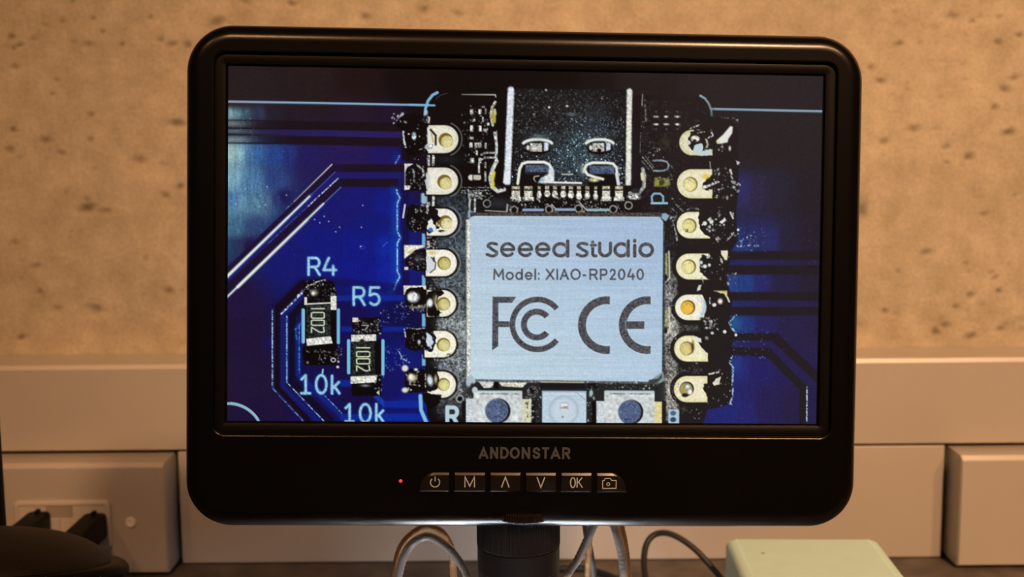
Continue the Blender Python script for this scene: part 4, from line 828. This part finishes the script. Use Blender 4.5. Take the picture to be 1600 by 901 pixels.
# double socket plate on the left box
def boxpt(x, z): return x + .3325, z - .002
sp = MB()
px0, pz0 = boxpt(-.3228, .0196); px1, pz1 = boxpt(-.2607, .0520)
rings = []
for y, i in ((-.0116, 0), (-.0135, 0), (-.0142, .0010), (-.0142, .0028), (-.0134, .0034)):
    rings.append([(p[0], y, p[1]) for p in rrect(px0 + i, px1 - i, pz0 + i, pz1 - i, .0036 - i * .6, 6)])
plate = sp.loft(rings, cap0=True, cap1=True).build('socket_plate', M['socket'], boxl, 40)
wx0, wz0 = boxpt(-.3012, .0424); wx1, wz1 = boxpt(-.2856, .0484)
fr = MB(); 
rings = [[(p[0], y, p[1]) for p in rrect(wx0 - a, wx1 + a, wz0 - a, wz1 + a, .0006, 3)] for y, a in ((-.0134, .0009), (-.0140, .0009), (-.0140, 0), (-.0136, -.0001))]
fr.loft(rings, cap0=True, cap1=True).build('label_window', M['label'], plate)
for k in (0, 1):
    xx = (wx0 + wx1) / 2 + (-.0072 if k == 0 else .0002)
    MB().box(xx, xx + .0070, -.0143, -.0133, pz0 + .0055, wz0 - .0014, .0004).build('shutter', M['socket'], plate)
MB().box((wx0 + wx1) / 2 - .0016, (wx0 + wx1) / 2 + .0016, -.0150, -.0133, pz0 + .0032, pz0 + .0052, .0005).build('latch', M['socket'], plate)
# cover screw
sx_, sz_ = boxpt(-.2482, .0367)
sc = MB().lathe([(.0004, .0), (.0034, .0), (.0036, -.0006), (.0032, -.0014), (.0020, -.0017), (.0017, -.0010), (.0003, -.0010)], n=24).build('screw', M['steel'], boxl, 40)
sc.rotation_euler = (R(-90), 0, 0); sc.location = (sx_, -.0114, sz_)
# the two black plugs pushed into it
def plug(x, z, label):
    t = empty('plug', (x, -.0602, z), label=label, cat='plug', group='black plugs in the double socket')
    rings = [[(p[0], y, p[1]) for p in rrect(-w, w, -h, h, .0022, 5)] for y, w, h in ((0, .0068, .0080), (-.003, .0072, .0085), (-.044, .0072, .0085), (-.050, .0062, .0070), (-.052, .0045, .0050))]
    MB().loft(rings, cap0=True, cap1=True).build('plug_body', M['rubber'], t, 35)
    MB().box(-.0012, .0012, -.006, -.001, .0082, .0104, .0004).build('latch', M['rubber'], t)
    MB().tube(spline([(0, -.050, 0), (0, -.066, -.002), (-.004, -.078, -.012), (-.008, -.080, -z + .004 + .0), (-.030, -.078, -z + .0028)], 10), .0022, 10).build('cord', M['cable'], t, True)
plug(-.3060, .0372, 'black plug in the left half of the double wall socket')
plug(-.2700, .0357, 'black plug in the right half of the double wall socket')

# desk
desk = MB().box(-1.2, 1.2, -1.05, -.0003, -.03, 0.0, .0015).build('desk', M['desk'])
tag(desk, 'dark grey-brown desk top running up to the trunking', 'desk')

# ---------------------------------------------------------------- digital microscope: monitor, barrel, stand
mic = empty('digital_microscope', (0.00562, -.37289, .24425), label='black digital microscope whose monitor shows a magnified circuit board', cat='microscope')
mic.matrix_world = Matrix.Translation((0.00562, -.37289, .24425)) @ Matrix.Rotation(R(2.3697), 4, 'Z') @ Matrix.Rotation(R(-5.4277), 4, 'X') @ Matrix.Rotation(R(1.3609), 4, 'Y')
mm = .001
def rr3(x0, x1, z0, z1, r, y, n=14): return [(p[0] * mm, y * mm, p[1] * mm) for p in rrect(x0, x1, z0, z1, r, n)]
OX, OT, OB = 127.0, 81.3, -105.8
def outer(i, y): return rr3(-OX + i, OX - i, OB + i, OT - i, max(17.5 - i, 2), y)
rings = [outer(14, 27)] + [outer(6 * (1 - math.sin(R(a))), 21 + 6 * math.cos(R(a))) for a in (0, 30, 60, 90)]
rings += [outer(6 * (1 - math.cos(R(a))), 3 - 6 * math.sin(R(a))) for a in range(0, 91, 9)]
rings += [outer(6.25, -3.0), rr3(-116.8, 116.8, -71.6, 71.4, 4.8, -3.0), rr3(-116.5, 116.5, -71.3, 71.1, 4.6, -3.0), rr3(-116.2, 116.2, -71.0, 70.8, 4.4, -2.8), rr3(-116.1, 116.1, -70.9, 70.7, 4.3, -1.2)]
MB().loft(rings, cap0=True).build('housing', M['black_plastic'], mic, 35)
rings = [rr3(-116.3, 116.3, -71.1, 70.9, 4.4, 1.5), rr3(-116.3, 116.3, -71.1, 70.9, 4.4, -1.2), rr3(-115.6, 115.6, -70.4, 70.2, 4.0, -1.45), rr3(-113.0, 113.0, -67.5, 67.5, 1.2, -1.15), rr3(-112.2, 112.2, -66.75, 66.7, .5, -.95), rr3(-112.0, 112.0, -66.6, 66.5, .4, .5)]
MB().loft(rings).build('inner_bezel', M['inner_plastic'], mic, 30)
MB().box(-.1140, .1140, .0002, .0012, -.0685, .0685, .0003).build('panel_border', M['gloss_black'], mic)
# display panel: one flat grid, one vertex per picture dot
def make_display():
    nx, ny = PW, PH
    x = (np.arange(nx) / (nx - 1) - .5) * .2227; z = (.5 - np.arange(ny) / (ny - 1)) * .13188
    X, Z = np.meshgrid(x, z); co = np.stack([X, np.zeros_like(X), Z], -1).reshape(-1, 3)
    I = np.arange(nx * ny).reshape(ny, nx)
    q = np.stack([I[:-1, :-1], I[1:, :-1], I[1:, 1:], I[:-1, 1:]], -1).reshape(-1, 4)
    me = bpy.data.meshes.new('display'); grid_mesh(me, co, q)
    at = me.attributes.new('picture', 'FLOAT_COLOR', 'POINT')
    c = np.ones((ny * nx, 4), np.float32); c[:, :3] = PIC.reshape(-1, 3); at.data.foreach_set('color', c.ravel())
    me.materials.append(M['display'])
    o = bpy.data.objects.new('display', me); COL.objects.link(o); o.parent = mic
    tag(o, 'lit display with a blue circuit board, black module and silver shield can')
make_display()

# ribbons for printed signs
def ribbon(mb, pts, w, y, t=.00004):
    P = [Vector((p[0], p[1])) for p in pts]; n = len(P); closed = (P[0] - P[-1]).length < 1e-7
    A, B = [], []
    for i in range(n):
        if closed: a, c = P[(i - 1) % (n - 1)], P[(i + 1) % (n - 1)]
        else: a, c = P[max(i - 1, 0)], P[min(i + 1, n - 1)]
        d1 = (P[i] - a).normalized() if (P[i] - a).length > 1e-9 else (c - P[i]).normalized()
        d2 = (c - P[i]).normalized() if (c - P[i]).length > 1e-9 else d1
        d = (d1 + d2).normalized() if (d1 + d2).length > 1e-6 else d1
        nrm = Vector((-d.y, d.x)); k = min(2.5, 1 / max(.3, nrm.dot(Vector((-d1.y, d1.x)))))
        A.append(P[i] + nrm * w / 2 * k); B.append(P[i] - nrm * w / 2 * k)
    rings = [[(p.x, yy, p.y) for p in (A[i], B[i])] for i in range(n) for yy in (y,)]
    rings = [[(A[i].x, y, A[i].y), (B[i].x, y, B[i].y), (B[i].x, y + t, B[i].y), (A[i].x, y + t, A[i].y)] for i in range(n)]
    mb.loft(rings, cap0=not closed, cap1=not closed)

def button(x0, x1, r, legend, label):
    z0, z1 = -91.7, -84.3
    rings = [rr3(x0, x1, z0, z1, r, -2.6, 8), rr3(x0, x1, z0, z1, r, -3.35, 8), rr3(x0 + .12, x1 - .12, z0 + .15, z1 - .2, tuple(max(.1, q - .15) for q in r), -3.6, 8),
             rr3(x0 + .3, x1 - .3, z0 + .50, z1 - 1.05, tuple(max(.1, q - .8) for q in r), -3.98, 8), rr3(x0 + .36, x1 - .36, z0 + .57, z1 - 1.12, tuple(max(.1, q - .86) for q in r), -3.98, 8)]
    o = MB().loft(rings, cap0=True, cap1=True).build('button', M['button'], mic, 20)
    mb = MB(); cx = (x0 + x1) / 2
    for pts, w in legend: ribbon(mb, [((cx + a) * mm, (-87.9 + b_) * mm) for a, b_ in pts], w * mm, -.004030)
    g = mb.build('legend', M['print'], o); tag(g, label)
A_ = lambda r, a0, a1, n=18, cx=0, cy=0, ry=None: [(cx + r * math.cos(R(a0 + (a1 - a0) * k / n)), cy + (ry or r) * math.sin(R(a0 + (a1 - a0) * k / n))) for k in range(n + 1)]
pw = [([(x + .3, y - .2) for x, y in A_(1.72, 130, 410)], .38), ([(.3, .2), (.3, 2.0)], .36)]
lm = [([(-1.8, -2.0), (-1.75, 1.9), (0, -1.55), (1.75, 1.9), (1.8, -2.0)], .46)]
lu = [([(-1.45, -2.0), (0, 1.9), (1.45, -2.0)], .44)]
ld = [([(-1.45, 1.9), (0, -2.0), (1.45, 1.9)], .44)]
lo = [(A_(.9, 0, 360, 20, -1.35, -.1, 1.85), .44), ([(.25, -2.0), (.25, 1.8)], .44), ([(2.1, 1.8), (.35, -.3)], .40), ([(.8, .2), (2.25, -2.0)], .40)]
lc = [([(-3.3, -2.3), (-3.4, .6), (-2.7, .75), (-2.5, 1.5), (-.6, 1.6), (.1, .75), (1.75, .75), (1.7, -2.2), (-3.3, -2.3)], .32), (A_(.55, 0, 360, 14, -1.25, -.65), .3)]
s_ = .25
button(-39.4, -28.1, (s_, s_, s_, 6.4), pw, 'power sign')
button(-26.3, -14.7, (s_,) * 4, lm, 'letter M')
button(-12.9, -1.4, (s_,) * 4, lu, 'upward chevron sign')
button(.4, 12.0, (s_,) * 4, ld, 'downward chevron sign')
button(13.8, 25.4, (s_,) * 4, lo, 'letters OK')
button(27.2, 38.5, (s_, s_, 6.4, s_), lc, 'camera sign')
# brand lettering: heavy plain capitals
LET = {'A': ([[(-.02, -.12), (.5, .93), (1.02, -.12)], [(.2, .25), (.8, .25)]], .98), 'N': ([[(0, -.12), (0, 1.12)], [(-.02, 1.05), (1.02, -.05)], [(1, -.12), (1, 1.12)]], .80),
       'D': ([[(0, 0), (0, 1), (.42, 1)] + [(.42 + .58 * math.cos(R(a)), .5 + .5 * math.sin(R(a))) for a in range(80, -90, -20)] + [(.42, 0), (0, 0)]], .80),
       'O': ([[(.5 + .5 * math.cos(R(a)), .5 + .5 * math.sin(R(a))) for a in range(0, 361, 20)]], .96),
       'S': ([[(.94, .72), (.82, .93), (.5, 1), (.18, .93), (.07, .74), (.2, .58), (.5, .51), (.82, .42), (.95, .25), (.82, .07), (.5, 0), (.16, .07), (.03, .30)]], .74),
       'T': ([[(-.1, 1), (1.1, 1)], [(.5, 1), (.5, -.12)]], .80), 'R': ([[(0, -.12), (0, 1), (.6, 1), (.88, .93), (.96, .74), (.86, .54), (.6, .47), (0, .47)], [(.50, .47), (1.02, -.12)]], .82)}
mb = MB()
for c_, a0, a1 in (('A', 590, 652), ('N', 662, 711), ('D', 725, 777), ('O', 784, 846), ('N', 858, 910), ('S', 924, 976), ('T', 981, 1032), ('A', 1037, 1100), ('R', 1110, 1162)):
    for k_, ln in enumerate(LET[c_][0]):
        x0_ = -17.3 + 34.6 * (a0 - 590) / 572 + .40; x1_ = -17.3 + 34.6 * (a1 - 590) / 572 - .40
        ribbon(mb, [((x0_ + (x1_ - x0_) * a) * mm, (-79.25 + .42 + 3.55 * b_) * mm) for a, b_ in ln], .86 * mm, (-3.02 - .012 * k_) * mm, .00002)
tag(mb.build('brand_lettering', M['print_grey'], mic), 'grey lettering ANDONSTAR')
# indicator, infrared window, thumb wheel
MB().lathe([(.00005, -.0003), (.0007, -.0002), (.0006, .0002), (.0001, .0004)], n=16).build('status_light', M['red_led'], mic, True)
sl = bpy.data.objects['status_light']; sl.rotation_euler = (R(90), 0, 0); sl.location = (-.04635, -.0030, -.0878); tag(sl, 'tiny red indicator light')
rings = [rr3(-3.8, 3.3, -97.1, -93.4, .4, -2.9, 4), rr3(-3.8, 3.3, -97.1, -93.4, .4, -3.06, 4), rr3(-3.5, 3.0, -96.8, -93.7, .3, -3.06, 4)]
MB().loft(rings, cap0=True, cap1=True).build('sensor_window', M['gloss_black'], mic)
def knurl(r, z0, z1, n, d, bev):
    mb = MB(); rings = []
    for z, rr_ in ((z0, r - bev), (z0 + bev, r), (z1 - bev, r), (z1, r - bev)):
        ring = []
        for k in range(n):
            for a, q in ((0, 0), (.32, -d), (.62, -d), (.94, 0)):
                t = 2 * math.pi * (k + a) / n; ring.append(((rr_ + q) * math.cos(t), (rr_ + q) * math.sin(t), z))
        rings.append(ring)
    return mb.loft(rings, cap0=True, cap1=True)
w = knurl(.0100, -.0016, .0016, 60, .00022, .0003).build('thumb_wheel', M['knurl'], mic); w.location = (-.0002, .0039, -.1018)
# lens barrel, hanging under the monitor; built upright in the world, then parented
imw = mic.matrix_world.inverted()
def under(o, m4): o.parent = mic; o.matrix_parent_inverse = Matrix.Identity(4); o.matrix_basis = imw @ m4
BX, BY = .0017, -.3655
T = Matrix.Translation
bar = MB().lathe([(.002, .0505), (.0120, .0505), (.0125, .0512), (.0125, .0700), (.0150, .0740), (.0160, .0750), (.0160, .1160), (.0157, .1166), (.0162, .1170), (.0162, .1262), (.0155, .1262), (.0155, .1395), (.002, .1395)], n=72).build('lens_barrel', M['knurl'], None, 30)
under(bar, T((BX, BY, 0)))
kr = knurl(.0164, .1266, .1392, 96, .00018, .0004).build('grip_ring', M['knurl'], None); kr.parent = bar; kr.matrix_basis = Matrix.Identity(4)
# ring lamp round the lens, unseen, added to supply white light from below
lr = MB(); n = 48
prof = [(.0165 + .0030 * math.cos(R(a)), .0600 + .0024 * math.sin(R(a))) for a in range(0, 360, 30)]
rg_ = [[(r * math.cos(2 * math.pi * k / n), r * math.sin(2 * math.pi * k / n), z) for r, z in prof] for k in range(n + 1)]
ro = lr.loft(rg_).build('ring_lamp', M['led_ring'], None, True); under(ro, T((BX, BY, 0))); tag(ro, 'white ring lamp added round the lens, out of view')
hd = MB().lathe([(.0124, .0645), (.0198, .0645), (.0204, .0560), (.0214, .0560), (.0214, .0690), (.0124, .0690)], n=48).build('lamp_skirt', M['knurl'], None, 30); under(hd, T((BX, BY, 0)))  # skirt added to keep the ring lamp's light off the far wall
# stand hidden behind the barrel
cl = MB().lathe([(.001, .002), (.0085, .002), (.0085, .150), (.001, .150)], n=32).build('column', M['knurl'], None, 30); under(cl, T((BX, BY + .045, 0)))
arm = MB().box(-.0075, .0075, .012, .047, .116, .136, .002).build('arm', M['knurl'], None); under(arm, T((BX, BY, 0)))
ba = MB().box(-.062, .062, -.065, .062, .0003, .0090, .0025).build('base', M['knurl'], None); under(ba, T((BX, BY, 0)))
cb = MB().box(-.013, .013, -.009, .008, -.030, .010, .003).build('neck', M['knurl'], None); under(cb, T((BX, -.345, .150)))

sg = MB().box(-.052, .052, -.062, .040, .0090, .0104, .0006).build('bounce_plate', M['bounce'], None); under(sg, T((BX, BY, 0)))  # unseen white reflector, added to bounce ring light up onto the cables

# unseen fill lamp on a bent arm, added to whiten the low wall
def fill_gooseneck(power):
    hx, hy, hz = .004, -.180, .0200
    P = [(.0017, -.3075, .0085), (.010, -.290, .030), (.010, -.240, .040), (.008, -.208, .033), (hx, hy - .012, hz + .004)]
    g = MB().tube(spline(P, 14), .0026, 12).build('fill_gooseneck', M['knurl'], None, True); under(g, Matrix.Identity(4))
    aim = (Vector((.004, -.035, .018)) - Vector((hx, hy, hz))).normalized(); q = aim.to_track_quat('-Z', 'Y')
    m4 = T((hx, hy, hz)) @ q.to_matrix().to_4x4()
    h = MB().lathe([(.001, .018), (.0060, .016), (.0080, .010), (.0084, -.004), (.0076, -.004), (.0072, .0015), (.001, .0015)], n=32).build('fill_lamp_head', M['knurl'], None, 40); under(h, m4)
    MB().lathe([(.0005, .0008), (.0070, .0008), (.0070, .0002), (.0005, .0002)], n=24).build('fill_lamp_lens', M['fill_lamp_lens'], h)
    d = bpy.data.lights.new('fill_light', 'SPOT'); d.energy = power; d.color = (.84, .92, 1.0); d.spot_size = R(150); d.spot_blend = 1.0; d.shadow_soft_size = .006
    o = bpy.data.objects.new('fill_light', d); COL.objects.link(o); o.matrix_world = m4 @ T((0, 0, -.005))
fill_gooseneck(.17)

# ---------------------------------------------------------------- cables
def braid(L, th): return 1 + .13 * math.sin(L * 1700 + 4 * th) * math.sin(L * 1700 - 4 * th)
def braided(name, pts, r, m, label, group=None):
    P = spline(pts, 40); L = [0]
    for i in range(1, len(P)): L.append(L[-1] + (P[i] - P[i - 1]).length)
    n = int(L[-1] / .0005); Q = []; j = 0
    for k in range(n + 1):
        s = L[-1] * k / n
        while j < len(L) - 2 and L[j + 1] < s: j += 1
        t = (s - L[j]) / max(L[j + 1] - L[j], 1e-9); Q.append(P[j].lerp(P[j + 1], t))
    o = MB().tube(Q, r, 20, braid).build(name, m, None, True); tag(o, label, 'cable', group); return o
g_ = 'braided cables beside the microscope barrel'
braided('braided_cable', [(-.085, -.372, .0023), (-.062, -.352, .030), (-.0505, -.345, .085), (-.0478, -.345, .106), (-.0435, -.345, .1180), (-.0360, -.345, .1228), (-.0288, -.345, .1192), (-.0233, -.345, .1128), (-.0190, -.345, .1030), (-.0185, -.342, .080), (-.020, -.315, .045), (-.035, -.282, .008), (-.060, -.255, .0022)], .00165, M['braid'], 'silver braided cable arching up left of the microscope barrel', g_)
braided('braided_cable', [(-.072, -.362, .0023), (-.066, -.341, .030), (-.0535, -.338, .085), (-.0500, -.338, .1055), (-.0470, -.338, .1160), (-.0420, -.337, .1215), (-.0360, -.335, .1235), (-.0290, -.335, .1195), (-.0260, -.33, .105), (-.028, -.32, .06), (-.05, -.29, .004), (-.07, -.27, .0023)], .00150, M['warm_lit_braid'], 'braided cable with warm light in its colour behind the left silver braided loop', g_)
braided('braided_cable', [(.036, -.255, .0022), (.026, -.302, .035), (.0190, -.344, .080), (.0210, -.345, .1030), (.0267, -.345, .1134), (.0318, -.345, .1248), (.0352, -.343, .1310), (.0392, -.343, .1305), (.0417, -.345, .1242), (.0444, -.345, .1133), (.0452, -.345, .1010), (.0460, -.345, .070), (.060, -.352, .025), (.085, -.37, .0023)], .00165, M['braid'], 'silver braided cable looping up right of the microscope barrel', g_)
braided('braided_cable', [(.075, -.36, .0023), (.056, -.345, .025), (.0482, -.341, .080), (.0475, -.341, .1010), (.0466, -.341, .1120), (.0449, -.341, .1225), (.0425, -.338, .1295), (.0370, -.332, .1320), (.032, -.33, .120), (.036, -.31, .06), (.07, -.28, .005), (.09, -.25, .0023)], .00135, M['warm_lit_braid'], 'braided cable with warm light in its colour hugging the right silver braided cable', g_)
c = MB().tube(spline([(.0290, -.322, .1300), (.0312, -.300, .1181), (.0329, -.300, .1062), (.0352, -.300, .0920), (.0400, -.292, .055), (.054, -.262, .012), (.085, -.240, .0020)], 16), .0016, 12).build('grey_cable', M['grey_cable'], None, True)
tag(c, 'thin dark grey cable hanging between the barrel and the right braided loop', 'cable')
c = MB().tube(spline([(-.02, -.075, .0024), (.035, -.055, .0024), (.058, -.066, .0024), (.078, -.095, .0024), (.098, -.120, .0024), (.112, -.150, .0024)], 14), .0022, 12).build('black_cable', M['cable'], None, True)
tag(c, 'straight black cable lying flat on the desk below the monitor', 'cable')
c = MB().tube(spline([(.090, -.165, .0022), (.0815, -.150, .010), (.0775, -.128, .0245), (.0790, -.115, .0365), (.0850, -.110, .0430), (.0950, -.112, .0440), (.1080, -.118, .0370), (.1210, -.126, .0240), (.1245, -.1330, .020)], 18), .0019, 12).build('black_cable', M['cable'], None, True)
tag(c, 'looped black cable arching up beside the mint box', 'cable')

# ---------------------------------------------------------------- mint box
box = empty('mint_box', (.1655, -.1890, 0.0), (0, 0, R(-2.0)), label='mint green leatherette box with stitched edges on the desk', cat='box')
W, D, H = .0440, .0520, .0500
rings = []
for z, i in ((.0003, .002), (.002, 0), (H - .004, 0), (H - .0028, .0004), (H - .0012, .0014), (H - .0003, .0028), (H, .0046)):
    rings.append([(p[0], p[1], z) for p in rrect(-W + i, W - i, -D + i, D - i, .0050, 8)])
MB().loft(rings, cap0=True, cap1=True).build('box_shell', M['mint'], box, 40)
st = MB()
for sx_ in (-1, 1):
    y = -D + .006
    while y < D - .005:
        rings = [[(sx_ * (W - .0062) + a * sx_, y + b_, H + h) for a, b_, h in ((-.0006, 0, -.0002), (.0011, .0003, -.0002), (.0011, .0013, -.0002), (-.0006, .0010, -.0002))],
                 [(sx_ * (W - .0062) + a * sx_, y + b_, H + h) for a, b_, h in ((-.0004, .0002, .0003), (.0009, .0005, .0003), (.0009, .0011, .0003), (-.0004, .0008, .0003))]]
        st.loft(rings, cap0=True, cap1=True); y += .0031
s = tag(st.build('stitching', M['stitch'], box), kind='stuff')
s = MB().lathe([(.0002, 0), (.0010, 0), (.0008, .00012), (.0002, .00014)], n=14).build('dark_dot', M['dark_spot'], box, True); s.location = (-.0265, .0245, H)  # small flat dark dot on the lid

# ---------------------------------------------------------------- black padded thing and post at the left edge
pad_ = empty('padded_stand', (-.2370, -.3000, 0.0), label='matte black padded dome with a glossy rim at the lower left', cat='device')
Tm = Matrix.Translation((0, 0, .0925)) @ Matrix.Rotation(R(-13.5), 4, 'X')
dome = MB().lathe([(.0002, .0200)] + [(.0530 * math.sin(R(a)), .0202 * math.cos(R(a)) ** .9) for a in range(6, 88, 6)] + [(.0530, -.001), (.0005, -.002)][:1] + [(.0520, -.004), (.0005, -.004)], n=72).build('pad', M['pad'], pad_, 40); dome.matrix_basis = Tm
prof = [(.0560 + .0052 * math.cos(R(a)), -.0010 + .0046 * math.sin(R(a))) for a in range(0, 360, 24)]
rm = MB().loft([[(r * math.cos(2 * math.pi * k / 72), r * math.sin(2 * math.pi * k / 72), z) for r, z in prof] for k in range(73)]).build('rim', M['rim_black'], pad_, True); rm.matrix_basis = Tm
MB().lathe([(.001, .0004), (.046, .0004), (.046, .006), (.016, .012), (.014, .070), (.030, .084), (.001, .085)], n=48).build('foot', M['pad'], pad_, 40)
post = empty('post', (-.2617, -.235, 0), label='thin black upright post cut by the left picture edge', cat='post')
MB().lathe([(.0005, .009), (.0068, .009), (.0068, .150), (.0005, .152)], n=28).build('pole', M['rubber'], post, 40)
MB().lathe([(.001, .0004), (.0130, .0004), (.0130, .008), (.007, .010), (.001, .010)], n=40).build('foot', M['rubber'], post, 40)
